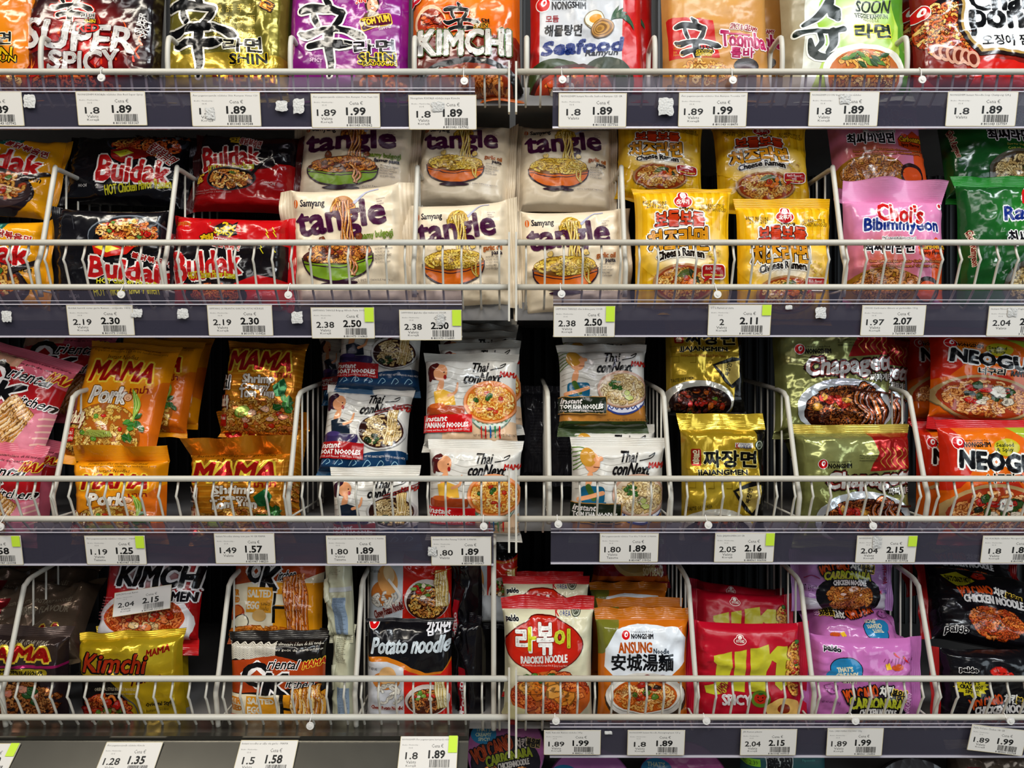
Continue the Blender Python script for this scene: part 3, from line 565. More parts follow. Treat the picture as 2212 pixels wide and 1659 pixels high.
A.e(300, 300, 86, 44, '#3a3e46'); A.e(300, 300, 82, 40, '#17191d'); A.noo(268, 312, 38, 22, 44, REDN + EG, '#5a1a0a', wd=4); A.noo(335, 318, 40, 26, 44, REDN, '#5a1a0a', wd=4); A.s_([(340, 300), (358, 284)], (9, 7), '#b8c0c4', smooth=False)
A.p([(232, 332), (262, 322), (306, 330), (330, 338), (300, 352), (262, 362), (240, 352)], '#a01c14'); A.p([(238, 338), (262, 330), (284, 338), (258, 350)], '#d8d030')
A.t('불닭볶음면', 312, 324, 372, 350, '#a82420', o=(('#f0e8e0', 1.8),), b=.9, rot=-32); A.t('Buldak', 216, 354, 366, 406, '#c81f22', o=(('#f4eee8', 5),), b=3, rot=-3, taper=-.2, sh=-.05); A.t('HOT Chicken Flavor Ramen', 234, 405, 372, 425, '#e0d83a', b=.9, rot=9); A.t('HOCHI', 175, 412, 194, 418, '#e8e4e0', b=.4)
A = DS['red_2x'] = Art(362, 456, 618, 668, '#c8141a', seal=('#b81218', '#c8141a'), side=True)
A.p([(370, 522), (430, 515), (520, 508), (618, 520), (618, 600), (560, 590), (470, 630), (372, 610)], '#1a1418'); A.t('Samyang', 368, 466, 402, 482, '#c88a20', rot=10, b=.4)
A.glow(480, 490, 40, 34, '#2a0c0c', '#c8141a'); A.p([(462, 482), (482, 466), (500, 474), (512, 466), (508, 488), (516, 498), (494, 504), (470, 502)], '#1c1010'); A.t('2x', 478, 470, 508, 488, '#f0c81c', b=1.6, rot=-6); A.t('Spicy', 464, 486, 504, 504, '#f0d828', b=1.1, rot=-8); chili(A, 452, 474, 20, -80); chili(A, 518, 490, 18, -110)
A.t('핵', 432, 500, 462, 524, '#e8c020', o=(('#141010', 3),), b=2, rot=6); A.t('불닭볶음면', 462, 512, 522, 532, '#c02420', o=(('#f0e8e0', 1.8),), b=1, rot=-10)
A.t('Buldak', 374, 540, 524, 602, '#cf1f22', o=(('#f6efe8', 4.5),), b=3, rot=7, taper=-.25); A.t('HOT Chicken Flavor Ramen', 408, 588, 514, 604, '#e8e03a', b=.7, rot=2, arc=3); A.e(470, 640, 70, 32, '#2a2226'); A.e(470, 640, 64, 28, '#120e10'); A.noo(470, 638, 58, 24, 60, REDN, '#5a1a0a', wd=4)
for x, y in ((576, 484), (590, 480), (566, 520), (590, 516)): A.s_([(x, y), (x + 5, y + 9), (x + 1, y + 9), (x + 7, y + 20)], 2, '#e8dc28', smooth=False)
A.t('HOCHI', 558, 638, 578, 645, '#f0c8c0', b=.3); A.p([(575, 630), (600, 618), (618, 625), (618, 668), (570, 668)], '#d8301c')
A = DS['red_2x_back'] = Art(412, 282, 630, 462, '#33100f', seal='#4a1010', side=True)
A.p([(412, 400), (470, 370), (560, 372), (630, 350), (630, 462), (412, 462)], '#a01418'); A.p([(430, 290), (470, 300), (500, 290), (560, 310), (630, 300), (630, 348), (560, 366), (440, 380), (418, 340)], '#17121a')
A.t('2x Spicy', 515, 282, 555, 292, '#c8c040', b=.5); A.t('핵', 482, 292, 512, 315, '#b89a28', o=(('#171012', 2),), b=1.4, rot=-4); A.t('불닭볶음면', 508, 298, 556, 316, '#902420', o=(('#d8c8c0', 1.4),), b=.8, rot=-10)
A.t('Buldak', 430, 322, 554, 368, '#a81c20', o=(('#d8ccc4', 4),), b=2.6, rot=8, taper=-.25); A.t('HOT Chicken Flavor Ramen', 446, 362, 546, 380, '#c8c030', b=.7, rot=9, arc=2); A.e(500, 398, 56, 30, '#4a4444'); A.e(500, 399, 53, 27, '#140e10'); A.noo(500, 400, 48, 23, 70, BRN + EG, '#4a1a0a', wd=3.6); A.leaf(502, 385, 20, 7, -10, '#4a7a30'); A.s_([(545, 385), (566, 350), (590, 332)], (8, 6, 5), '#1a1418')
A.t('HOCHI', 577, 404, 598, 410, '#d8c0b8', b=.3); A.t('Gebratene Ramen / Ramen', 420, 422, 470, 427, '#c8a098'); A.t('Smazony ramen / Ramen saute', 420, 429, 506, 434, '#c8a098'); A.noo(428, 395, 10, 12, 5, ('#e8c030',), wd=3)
def tangle(x0, y0, x1, y1, green, nm, tx, ty, dk=1):
    A = DS[nm] = Art(x0, y0, x1, y1, '#e9d9bf', seal='#decdb2', side=True, mt='matte', edge='#cdbb9f'); w = x1 - x0; h = y1 - y0
    X = lambda u: x0 + u * w; Y = lambda v: y0 + (v * .85 - .005 if v < .23 else v * .9 - .11 if v < .7 else v * 1.05 - .222) * h
    A.e(X(.055), Y(.15), w * .022, h * .035, '#e0721c'); A.r(X(.05), Y(.115), X(.058), Y(.185), '#e9d9bf'); A.t('Samyang', X(.10), Y(.11), X(.32), Y(.20), '#2a2030', b=.8)
    ch = ('#d88a28', '#c06a1a', '#e8a848') if green else ('#e8c850', '#d8b038', '#f2dc80')
    A.e(X(.49), Y(.21), w * .11, h * .10, '#b87a28' if green else '#c8a030'); A.noo(X(.49), Y(.21), w * .11, h * .095, 26, ch, '#6a3a10' if green else '#8a6a14', wd=w * .018, flow=1.57, curl=.35)
    A.s_([(X(.60), Y(.17)), (X(.70), Y(.08)), (X(.82), Y(.05))], (w * .03, w * .012, w * .010), '#b8b8cc'); A.lines(('powered by', 'TANGLE DURUM', 'WHEAT'), X(.80), Y(.14), X(.88), h * .022, 4, '#6a2c5a')
    A.t('tangle', X(.06), Y(.27), X(.87), Y(.60), '#521142', b=w * .016, rot=5, taper=-.05)
    steam_noodle(A, [(X(.50), Y(.26)), (X(.52), Y(.42)), (X(.51), Y(.58)), (X(.54), Y(.70)), (X(.56), Y(.78))], w * .09, ch, '#6a3a10' if green else '#9a7a1c')
    if green: A.t('creamy bulgogi', X(.60), Y(.56), X(.93), Y(.64), '#7a9420', b=.8, rot=3); A.t('flavour pasta', X(.70), Y(.635), X(.92), Y(.70), '#2a1c34', b=.8, rot=3)
    else: A.t('garlic oil', X(.74), Y(.60), X(.93), Y(.67), '#c06a1c', b=.7); A.t('pasta', X(.83), Y(.665), X(.93), Y(.72), '#2a1c34', b=.7)
    A.lines(('SAUCE WITH CREAMY', 'PASTA MIT SAUCE', 'INSTANT WHEAT', 'NOEDELS MET'), X(.76), Y(.72), X(.92), h * .028, 5, '#4a3c48')
    # bowl
    for k in range(2): A.blob(X(.28 + .35 * k), Y(.60), w * .03, '#8a4a28' if green else '#e8c878')
    A.e(X(.42), Y(.985), w * .17, h * .02, '#3a1430')
    bw = []; 
    for i in range(17): t = i / 16; a = math.pi * (1 - t); bw.append((X(.42) + w * .33 * math.cos(a) * 1.0, Y(.76) + h * .225 * math.sin(a) ** .8))
    A.p([(x_ , y_) for x_, y_ in bw], '#3a1430'); bi = [(X(.42) + (a - X(.42)) * .965, Y(.755) + (b - Y(.76)) * .955) for a, b in bw]; A.p(bi, '#86a824' if green else '#dc7418')
    A.s_([(X(.11), Y(.80)), (X(.42), Y(.86)), (X(.73), Y(.80))], w * .011, '#3a1430'); A.s_([(X(.105), Y(.775)), (X(.42), Y(.835)), (X(.735), Y(.775))], w * .007, '#3a1430')
    A.e(X(.42), Y(.755), w * .32, h * .075, '#5a2418' if green else '#8a5a1a'); A.noo(X(.42), Y(.735), w * .30, h * .085, 70, ch, '#5a2810' if green else '#8a6418', wd=w * .02, curl=.8)
    if green: A.blobs(X(.40), Y(.735), w * .24, h * .05, 14, MEAT, w * .025); steam_noodle(A, [(X(.52), Y(.74)), (X(.56), Y(.86)), (X(.55), Y(.93))], w * .04, ch, '#7a4210', n=3)
    else: steam_noodle(A, [(X(.52), Y(.74)), (X(.62), Y(.78)), (X(.66), Y(.90))], w * .025, ch, '#9a7a1c', n=2)
    A.t('BEST WITH TANGLE NETTO', X(.55), Y(.965), X(.9), Y(.98), '#5a4a50')
tangle(628, 398, 868, 668, True, 'tangle_green', 0, 0); tangle(645, 238, 868, 430, True, 'tangle_green_back', 0, 0)
tangle(893, 428, 1098, 668, False, 'tangle_orange', 0, 0)
A = DS['cheese_ramen'] = Art(1368, 408, 1592, 668, '#e6b312', seal='#d8a30c', mt='film')
for k in range(12): A.r(1372 + k * 19, 408, 1380 + k * 19, 668, '#efc22c')
A.glow(1480, 545, 112, 70, '#f6f2e6', '#efc22c'); A.t('BEST BEFORE', 1383, 434, 1437, 441, '#4a3610', b=.3, rot=-2); A.t('29.01.2027', 1390, 441, 1436, 450, '#2a200c', b=.4, rot=-2)
A.t('KOREAN STYLE', 1519, 440, 1572, 448, '#3a2c10', b=.4); A.t('INSTANT NOODLES!', 1513, 449, 1577, 457, '#3a2c10', b=.4, sh=.1)
def olog(A, cx, cy, k, txt='오뚜기', c='#c01c20'):
    A.e(cx, cy - 8 * k, 13 * k, 11 * k, '#fbf4ea'); A.e(cx, cy + 5 * k, 22 * k, 15 * k, '#fbf4ea'); A.e(cx, cy - 8 * k, 11 * k, 9 * k, c); A.e(cx, cy + 5 * k, 20 * k, 13 * k, c); A.e(cx, cy - 8 * k, 7 * k, 7 * k, '#fbf4ea'); A.e(cx - 2.4 * k, cy - 9 * k, .9 * k, 1 * k, c, n=6); A.e(cx + 2.4 * k, cy - 9 * k, .9 * k, 1 * k, c, n=6); A.s_([(cx - 3 * k, cy - 6 * k), (cx, cy - 4.4 * k), (cx + 3 * k, cy - 6 * k)], .9 * k, c); A.t(txt, cx - 14 * k, cy + 0 * k, cx + 14 * k, cy + 11 * k, '#fbf4ea', b=.8 * k)
olog(A, 1476, 430, 1); A.t('OTTOGI', 1464, 448, 1499, 455, '#2a1c0c', b=.7)
A.t('보들보들', 1410, 462, 1524, 494, '#d8501c', o=(('#f8f2e8', 5.5), ('#26120a', 2.4)), b=2.0, arc=6, c2='#c03414'); A.t('치즈라면', 1395, 498, 1532, 546, '#d8921a', o=(('#f8f2e8', 6), ('#26120a', 2.6)), b=2.8, arc=4, c2='#e8ac28', rot=4)
A.t('Cheese Ramen', 1412, 545, 1524, 562, '#241408', o=(('#f6f0e4', 3),), b=1.8, arc=9, rot=4); dish(A, 1476, 612, 66, 38, '#b88a5a', '#a8481a', 70, EG, '#8a4a18', wd=4)
A.leaf(1478, 590, 40, 16, 20, '#6a7a3a'); A.leaf(1500, 596, 44, 14, -50, '#3a4a2a'); A.blobs(1494, 606, 22, 12, 9, ('#d8601c', '#e8842a', '#c84818'), 8)
for k in range(14): x = A.rng.uniform(1532, 1560); y = A.rng.uniform(535, 572); A.r(x, y, x + 5, y + 5, '#d8b84a', rot=A.rng.uniform(0, 60))
A.rr(1517, 572, 1572, 604, 8, '#f8f0e8'); A.rr(1519, 574, 1570, 602, 7, '#b41c1c'); A.t('Rich flavor', 1527, 577, 1562, 584, '#f6ece8', b=.4); A.t('with', 1538, 586, 1550, 591, '#f6ece8', b=.3); A.t('savory cheese', 1523, 592, 1566, 599, '#f2e070', b=.5); A.p([(1525, 600), (1536, 602), (1522, 612)], '#b41c1c')
A = DS['cheese_ramen_shade'] = DS['cheese_ramen']
def choi(nm, x0, y0, x1, y1, base, pink):
    A = DS[nm] = Art(x0, y0, x1, y1, base, seal=base if pink else '#1f7a24', side=False, edge=None); w = x1 - x0; h = y1 - y0; X = lambda u: x0 + u * w; Y = lambda v: y0 + v * h
    if pink: A.glow(X(.35), Y(.6), w * .6, h * .5, '#c86a4a', base); A.p([(X(.80), Y(.45)), (X(1), Y(.35)), (X(1), Y(.95)), (X(.86), Y(.9))], '#e8642c')
    else: A.glow(X(.6), Y(.25), w * .5, h * .3, '#2f8a30', base); A.t("Choi's Ramyeon", X(-.08), Y(.48), X(.22), Y(.54), '#8a2418', o=(('#e8dcc0', 1.6),), rot=-82, b=.8)
    A.t('Bibimmyeon' if pink else 'Ramyeon', X(.14 if pink else .36), Y(.19), X(.90 if pink else 1.04), Y(.33), '#1c3a90', o=(('#f6f2f4', 3.4),), b=1.9, arc=3)
    A.t("Choi's", X(.28 if pink else .52), Y(.05), X(.74 if pink else 1.0), Y(.21), '#d0201e', o=(('#f8f2f0', 4),), b=2.2, rot=-4 if pink else -3)
    A.e(X(.93), Y(.06), w * .035, w * .035, '#f4eef0'); A.e(X(.93), Y(.055), w * .02, w * .02, '#c82838'); A.t('[tʃoessi:bibimmien]' if pink else '[tʃoessi:ramien]', X(.32 if pink else .55), Y(.345), X(.66 if pink else .85), Y(.375), '#26181c', o=(('#f4f0ee', 1.6),), b=.3)
    A.t('최씨비빔면' if pink else '최씨라면', X(.14 if pink else .38), Y(.38), X(.64 if pink else .80), Y(.49), '#17121a', o=(('#f4f0ee', 2.6),), b=1.8)
    if pink:
        A.p([(X(.68), Y(.44)), (X(.74), Y(.38)), (X(.80), Y(.40)), (X(.86), Y(.35)), (X(.92), Y(.38)), (X(.98), Y(.42)), (X(.97), Y(.52)), (X(.80), Y(.55)), (X(.69), Y(.51))], '#d8501c'); A.t('Carbonara', X(.70), Y(.41), X(.96), Y(.46), '#e8b428', o=(('#2a1410', 2),), b=1); A.t('Spicy Flavour', X(.72), Y(.475), X(.94), Y(.52), '#2a1410', b=.6)
        A.t('Saveur carbonara épicé / Scharfer Carbonara-Geschmack', X(.18), Y(.555), X(.94), Y(.585), '#f0a060', o=(('#7a2c1c', 1.4),), b=.3); A.t('con sabor picante carbonara / Carbonara pittig', X(.20), Y(.595), X(.90), Y(.625), '#f0a060', o=(('#7a2c1c', 1.4),), b=.3)
        A.e(X(.36), Y(.82), w * .38, h * .20, '#a8781c'); A.noo(X(.38), Y(.80), w * .34, h * .16, 120, ('#c8843a', '#a8622a', '#d89a50', '#b8703a'), '#5a2c10', wd=5, curl=1.3); A.e(X(.78), Y(.82), w * .13, h * .12, '#3a2224'); A.e(X(.78), Y(.83), w * .11, h * .09, '#e0602c')
    else:
        A.rr(X(.83), Y(.40), X(1.1), Y(.48), 6, '#7aa82a'); A.t('VEGETABLE', X(.85), Y(.42), X(1.1), Y(.46), '#183a18', b=.6); A.t('Saveur légumes / Mit Gemüse', X(.55), Y(.52), X(1.05), Y(.55), '#c8c05a', b=.3); A.t('Con sabor a verduras / Met Gr', X(.55), Y(.56), X(1.05), Y(.59), '#c8c05a', b=.3)
        dish(A, X(.74), Y(.80), w * .36, h * .20, '#5a564a', '#4a3a24', 110, ('#c8b07a', '#b89a62', '#ddc894'), '#5a4422', wd=5, sd=3); A.blobs(X(.8), Y(.78), w * .16, h * .08, 22, ('#c8501c', '#4a6a2a', '#2a3a1c', '#d8a040'), 5)
choi('pink', 1828, 425, 2058, 668, '#dc8fb8', True); choi('green', 2050, 400, 2300, 668, '#1d5a28', False)
# ---------------------------------------------------------------- third shelf
def mama(A, x0, y0, x1, y1, rot=0, o='#f2d24a'): A.t('MAMA', x0, y0, x1, y1, '#b81c16', o=((o, 5 * (x1 - x0) / 140),), b=3.0 * (x1 - x0) / 140, sh=.25, rot=rot, taper=-.08, arc=2)
A = DS['mama_pork'] = Art(160, 752, 352, 985, '#e0930f', seal='#d88c10')
A.glow(240, 780, 130, 120, '#eda31c', '#e0930f'); A.p([(310, 860), (352, 820), (352, 985), (290, 985)], '#d8741a'); A.t('Préparation alimentaire à base de blé tendre saveur porc', 180, 763, 340, 771, '#5a3a10', b=.3); A.t('Instant Noodles', 214, 775, 282, 785, '#3a2408', b=.4, sh=.1); A.t('instant noodles met varkensvlees smaak', 195, 756, 320, 762, '#5a3a10', b=.2)
mama(A, 182, 792, 322, 832); A.t('มาม่า', 282, 840, 322, 856, '#a82414', b=1, rot=4); A.t('Pork', 198, 846, 276, 880, '#f2ece0', o=(('#7a4a10', 2.5),), b=3, sh=.1)
A.e(282, 866, 10, 9, '#8a4a1c'); A.e(282, 866, 8.4, 7.5, '#e8b890'); A.e(282, 868, 4, 3, '#8a4a1c'); A.e(282, 868, 3, 2.2, '#e8b890'); A.t('FLAVOUR', 230, 884, 262, 890, '#7a4a10', b=.5)
A.e(242, 950, 84, 70, '#a8601a'); A.noo(242, 948, 80, 66, 240, ('#dcb858', '#c89a3c', '#ecd080', '#d0a850'), '#8a5a1c', wd=3.8, curl=1.8); A.blobs(240, 945, 55, 45, 9, ('#c82c18', '#a82412', '#6a9a34'), 6)
for k in range(7): A.s_([(290 + k * 2, 850 + k * 2), (300 + k * 2, 880), (306, 915)], (3, 4, 3), ('#9ab84a', '#6a9a34', '#c8d880')[k % 3])
for k in range(11): A.leaf(A.rng.uniform(292, 330), A.rng.uniform(900, 955), 18, 11, A.rng.uniform(0, 180), A.rng.choice(['#3a7a2a', '#4c8c34', '#2a6424']))
for k in range(16): A.s_([(205 + k * 4, 948), (215 + k * 3, 938), (222 + k * 3, 950)], 1.6, '#9aa850')
A.t('Big Pack 90g', 165, 900, 200, 935, '#f0e4c0', o=(('#8a2414', 2),), b=.8, rot=-8); A.r(160, 936, 186, 962, '#b8281c'); A.t('Thai', 163, 938, 182, 948, '#f2ead8', b=.4); A.t('Favorite', 162, 950, 185, 959, '#f2ead8', b=.3); A.t('NET WT 90 g', 170, 970, 240, 979, '#3a2408', b=.4)
A = DS['mama_shrimp'] = Art(475, 752, 645, 940, '#c8821a', seal='#b87414', mt='foil')
for k in range(16): A.r(475, 752 + k * 12, 645, 756 + k * 12, '#d6962c')
A.glow(560, 770, 60, 40, '#9a5a14', '#c8821a'); A.t('Instant Noodles', 508, 758, 562, 766, '#3a2408', b=.4); A.t('Instant noodles met garnalen', 490, 752.5, 620, 757, '#4a2c08', b=.2); mama(A, 484, 768, 622, 806); A.t('มาม่า', 590, 806, 626, 820, '#a82414', b=.9)
A.t('Shrimp', 520, 816, 590, 838, '#f2ece0', o=(('#8a5a1a', 2),), b=1.8, sh=.05); A.t('Creamy', 518, 835, 582, 850, '#f2ece0', o=(('#8a5a1a', 2),), b=1.2); A.t('Tom Yum', 516, 846, 594, 866, '#f2ece0', o=(('#8a5a1a', 2),), b=1.8)
A.noo(560, 905, 92, 42, 190, ('#e0b050', '#cf9838', '#ecc878', '#d8803a'), '#8a4c18', wd=3.8, curl=1.7); A.e(525, 895, 17, 12, '#6a8a2a', rot=20); A.e(525, 894, 15, 10, '#b8cc6a', rot=20); A.blobs(565, 905, 55, 26, 8, ('#e89a7a', '#f0c0a0', '#c83a1c'), 8)
A.p([(590, 840), (612, 822), (620, 840), (616, 860), (598, 862)], '#1f6a3a'); 
for k in range(9): A.leaf(A.rng.uniform(600, 638), A.rng.uniform(862, 890), 18, 12, A.rng.uniform(0, 180), A.rng.choice(['#2a6424', '#3a7a2a']))
A.t('No.1', 476, 820, 492, 848, '#1a1a1a', o=(('#f0e8e0', 3),), b=1); A.t('Big Pack 90g', 474, 862, 494, 892, '#f2e6cc', o=(('#8a2414', 2),), b=.6); A.r(475, 902, 492, 925, '#b02418'); A.t('Thai', 476, 904, 490, 912, '#f2ead8', b=.3)
def okk(nm, x0, y0, x1, y1, red, base):
    A = DS[nm] = Art(x0, y0, x1, y1, base, seal=base); w = x1 - x0; h = y1 - y0; X = lambda u: x0 + u * w; Y = lambda v: y0 + v * h
    for k in range(16): A.s_([(X(0) + j * w * .5 / 12, Y(.02 + .010 * k) + (2 if j % 2 else -1)) for j in range(13)], 1.2, '#d8b890' if red else '#e8e0d0')
    A.t("Préparation alimentaire à base de blé tendre", X(.35), Y(.02), X(.98), Y(.05), '#1a1410' if red else '#e8e0d0', b=.3); A.t("au goût de carbonara", X(.5), Y(.07), X(.98), Y(.10), '#1a1410' if red else '#e8e0d0', b=.3)
    A.p([(X(0), Y(.20)), (X(.5), Y(.14)), (X(1), Y(.24)), (X(1), Y(.44)), (X(.5), Y(.52)), (X(0), Y(.56))], '#b01c24' if red else '#b04818')
    return A, X, Y, w, h
A, X, Y, w, h = okk('ok_pink', -110, 760, 120, 975, True, '#d06a7c')
A.t('O', X(.16), Y(.12), X(.48), Y(.42), '#141014', o=(('#f4eeea', 5),), b=3.2); A.t('riental', X(.45), Y(.14), X(.88), Y(.26), '#141014', o=(('#f4eeea', 2.5),), b=1, sh=.4); A.t('K', X(.38), Y(.32), X(.68), Y(.56), '#141014', o=(('#f4eeea', 5),), b=5, sh=.2); A.t('itchen', X(.66), Y(.40), X(.98), Y(.50), '#141014', o=(('#f4eeea', 2.5),), b=.8, sh=.4)
mama(A, X(.84), Y(.10), X(1.1), Y(.20), -6)
A.rr(X(.0), Y(.58), X(.60), Y(.70), 8, '#c8602a'); A.t('CARBONARA', X(.05), Y(.60), X(.56), Y(.68), '#1a1010', o=(('#f4eee4', 2.4),), b=1.4, sh=.15); steam_noodle(A, [(X(.75), Y(.52)), (X(.62), Y(.75)), (X(.42), Y(1))], w * .32, ('#e0b070', '#d09a58', '#ecc890'), '#9a6a34', n=10); A.p([(X(.88), Y(.55)), (X(1), Y(.5)), (X(1), Y(1)), (X(.72), Y(1))], '#e090a0'); 
for k in range(5): A.s_([(X(.93), Y(.60 + .07 * k)), (X(1), Y(.56 + .07 * k))], 4, '#f2c8b8', smooth=False)
A, X, Y, w, h = okk('ok_egg', 480, 1378, 706, 1580, False, '#1e1a18')
A.t('O', X(.16), Y(.22), X(.46), Y(.47), '#141014', o=(('#f4eeea', 5),), b=3.2); A.t('riental', X(.42), Y(.18), X(.74), Y(.28), '#141014', o=(('#f4eeea', 2.2),), b=.8, sh=.4); A.t('K', X(.38), Y(.34), X(.64), Y(.58), '#141014', o=(('#f4eeea', 5),), b=5, sh=.2); A.t('itchen', X(.62), Y(.40), X(.90), Y(.48), '#141014', o=(('#f4eeea', 2),), b=.8, sh=.4); mama(A, X(.80), Y(.20), X(1.0), Y(.27), 3)
A.r(X(0), Y(.56), X(.56), Y(1), '#e8dcc0'); A.r(X(.56), Y(.56), X(1), Y(1), '#e8a020'); A.t('STIR', X(0.02), Y(.60), X(.14), Y(.66), '#d88a20', b=1.4); A.t('FRIED', X(0.0), Y(.68), X(.15), Y(.74), '#d88a20', b=1.4); A.r(X(.20), Y(.58), X(.52), Y(.86), '#e0a028'); A.t('SALTED', X(.22), Y(.60), X(.50), Y(.66), '#f4ecd8', b=1.4); A.t('EGG', X(.22), Y(.69), X(.36), Y(.76), '#f4ecd8', b=1.4)
A.r(X(.56), Y(.56), X(.60), Y(1), '#17140f'); A.r(X(.60), Y(.70), X(.9), Y(.73), '#17140f'); steam_noodle(A, [(X(.82), Y(.5)), (X(.84), Y(.7)), (X(.84), Y(1))], w * .26, EG, '#a8641a', n=9); A.noo(X(.45), Y(.99), w * .4, h * .08, 40, EG, '#b0741c', wd=4)
A.e(X(.08), Y(.86), w * .09, h * .08, '#c84818')
# salted egg packet standing behind, seen from its lower half
A = DS['ok_egg_back'] = Art(488, 1198, 694, 1380, '#e9a21f', seal='#b8521c', mt='film')
A.r(488, 1190, 694, 1290, '#b04a18'); A.p([(488, 1270), (560, 1258), (640, 1262), (694, 1240), (694, 1378), (488, 1378)], '#eadfc4'); A.r(590, 1262, 694, 1360, '#e8a020'); A.r(588, 1270, 594, 1345, '#17140f'); A.r(588, 1310, 620, 1316, '#17140f'); A.r(594, 1286, 616, 1308, '#efe6cc')
A.t('O', 528, 1218, 562, 1262, '#141014', o=(('#f4eeea', 5),), b=3); A.t('riental', 562, 1212, 594, 1236, '#141014', o=(('#f4eeea', 2),), b=.6, sh=.3); A.t('K', 558, 1232, 594, 1276, '#141014', o=(('#f4eeea', 5),), b=5, sh=.2); A.t('itchen', 595, 1238, 632, 1256, '#141014', o=(('#f4eeea', 2),), b=.8, sh=.4, rot=8)
A.r(528, 1272, 586, 1324, '#e0a028'); A.t('SALTED', 530, 1278, 582, 1293, '#f4ecd8', b=1.2); A.t('EGG', 530, 1302, 556, 1317, '#f4ecd8', b=1.2); A.t('รสผัด', 560, 1302, 582, 1310, '#3a2a14', b=.4); A.t('ไข่เค็ม', 560, 1312, 580, 1320, '#3a2a14', b=.4); A.t('STIR', 490, 1278, 508, 1290, '#d88a20', b=1.2); A.t('FRIED', 489, 1294, 510, 1304, '#d88a20', b=1.2)
A.e(508, 1326, 17, 17, '#b84818'); A.e(506, 1321, 14, 10, '#d87830'); A.e(520, 1344, 17, 16, '#3a3028'); A.e(520, 1344, 15, 14, '#efe6cc'); A.e(560, 1330, 16, 12, '#d8b070'); steam_noodle(A, [(632, 1250), (640, 1290), (648, 1370)], 44, ('#e0852c', '#cf7020', '#ec9c48'), '#9a4a14', n=9, wv=2.5); A.noo(565, 1365, 72, 12, 40, ('#e8902c', '#d87c20', '#f0a848'), '#a85a14', wd=5); A.t('NET WT. / INHALT / NETTO INHOUD / POIDS NET : 85 g', 492, 1371, 598, 1377, '#5a3a1c', rot=4)
def thai(nm, x0, y0, x1, y1, kind):
    dark = {'boat': '#1f4a6a', 'panang': '#c8c4bc', 'tomkha': '#3a4a24'}[kind]
    A = DS[nm] = Art(x0, y0, x1, y1, '#d9d5cd', seal=('#cfcac0', dark if kind != 'panang' else '#cfcac0'), mt='film'); w = x1 - x0; h = y1 - y0; X = lambda u: x0 + u * w; Y = lambda v: y0 + v * h
    for k in range(6): A.s_([(X(.02), Y(.12 + .07 * k)), (X(.2), Y(.08 + .07 * k)), (X(.4), Y(.13 + .07 * k)), (X(.6), Y(.09 + .07 * k))], 1, '#b4aea4')
    if kind == 'boat': A.p([(X(0), Y(.80)), (X(.3), Y(.84)), (X(.6), Y(.76)), (X(1), Y(.72)), (X(1), Y(1)), (X(0), Y(1))], '#1c4468'); [A.s_([(X(u), Y(.93)), (X(u + .05), Y(.86)), (X(u + .09), Y(.90)), (X(u + .05), Y(.93))], 1.6, '#9ac0d0') for u in (.05, .2, .36, .52, .68, .84)]
    if kind == 'tomkha': A.r(X(0), Y(.72), X(1), Y(.93), '#b8803a'); A.r(X(0), Y(.92), X(1), Y(1), '#36461f'); [A.s_([(X(0), Y(.02 + k * .05)), (X(.12), Y(.02 + k * .03)), (X(.26), Y(.10))], 1.6, '#6a8a3a') for k in range(6)]
    if kind == 'panang': A.r(X(0), Y(.74), X(1), Y(.96), '#d8b898'); A.r(X(.0), Y(.85), X(.2), Y(.96), '#b0aca4')
    # cartoon cook
    sk = '#e2a478'; dress = {'boat': '#1c2a3a', 'panang': '#e8b84a', 'tomkha': '#1f6a8a'}[kind]
    A.e(X(.17), Y(.36 if kind == 'tomkha' else .34), w * .035, h * .10, sk, rot=-14)
    if kind == 'tomkha': A.e(X(.20), Y(.17), w * .085, h * .11, sk); A.e(X(.16), Y(.12), w * .085, h * .10, '#c8963a', rot=30); A.s_([(X(.24), Y(.14)), (X(.30), Y(.13))], h * .05, sk); A.s_([(X(.22), Y(.22)), (X(.28), Y(.22))], 1.4, '#6a2a1c'); A.rr(X(.08), Y(.43), X(.34), Y(.62), 8, '#1f6a8a'); A.s_([(X(.16), Y(.44)), (X(.22), Y(.56))], 12, '#4a6a2a', smooth=False); A.s_([(X(.06), Y(.58)), (X(.2), Y(.54)), (X(.32), Y(.50))], 8, sk); A.r(X(.12), Y(.60), X(.36), Y(.72), '#1f78a0')
    else:
        hc = '#5a1c1c' if kind == 'panang' else '#3a1830'
        A.e(X(.12), Y(.16), w * .09, h * .10, hc, rot=20); A.e(X(.17), Y(.17), w * .075, h * .10, sk, rot=-20); A.s_([(X(.13), Y(.08)), (X(.07), Y(.14)), (X(.06), Y(.26))], (10, 13, 7), hc); A.e(X(.21), Y(.17), 2, 1.6, '#2a1410', n=6); A.e(X(.22), Y(.225), w * .018, h * .028, '#a82420', n=10)
        A.p([(X(.10), Y(.40)), (X(.20), Y(.37)), (X(.32), Y(.42)), (X(.34), Y(.55)), (X(.12), Y(.56))], dress); A.s_([(X(.26), Y(.44)), (X(.34), Y(.40)), (X(.36), Y(.30))], (7, 6, 4), sk)
        A.rr(X(.02), Y(.56), X(.44), Y(.66), 6, '#a84a1c' if kind == 'panang' else '#3a2c5a'); A.e(X(.14), Y(.56), w * .09, h * .03, '#c86a2c' if kind == 'panang' else '#4a3a70')
    A.t('Thai', X(.50), Y(.05), X(.68), Y(.16), '#171417', b=1, sh=.25); A.t('conNext', X(.42), Y(.17), X(.82), Y(.30), '#171417', b=1.6, sh=.3); A.s_([(X(.72), Y(.14)), (X(.84), Y(.11)), (X(.88), Y(.06)), (X(.82), Y(.09))], 1.8, '#171417'); A.t('MAMA', X(.82), Y(.16), X(1.02), Y(.22), '#c02418', b=1, sh=.15)
    bx, by = (.72, .52) if kind != 'boat' else (.70, .50)
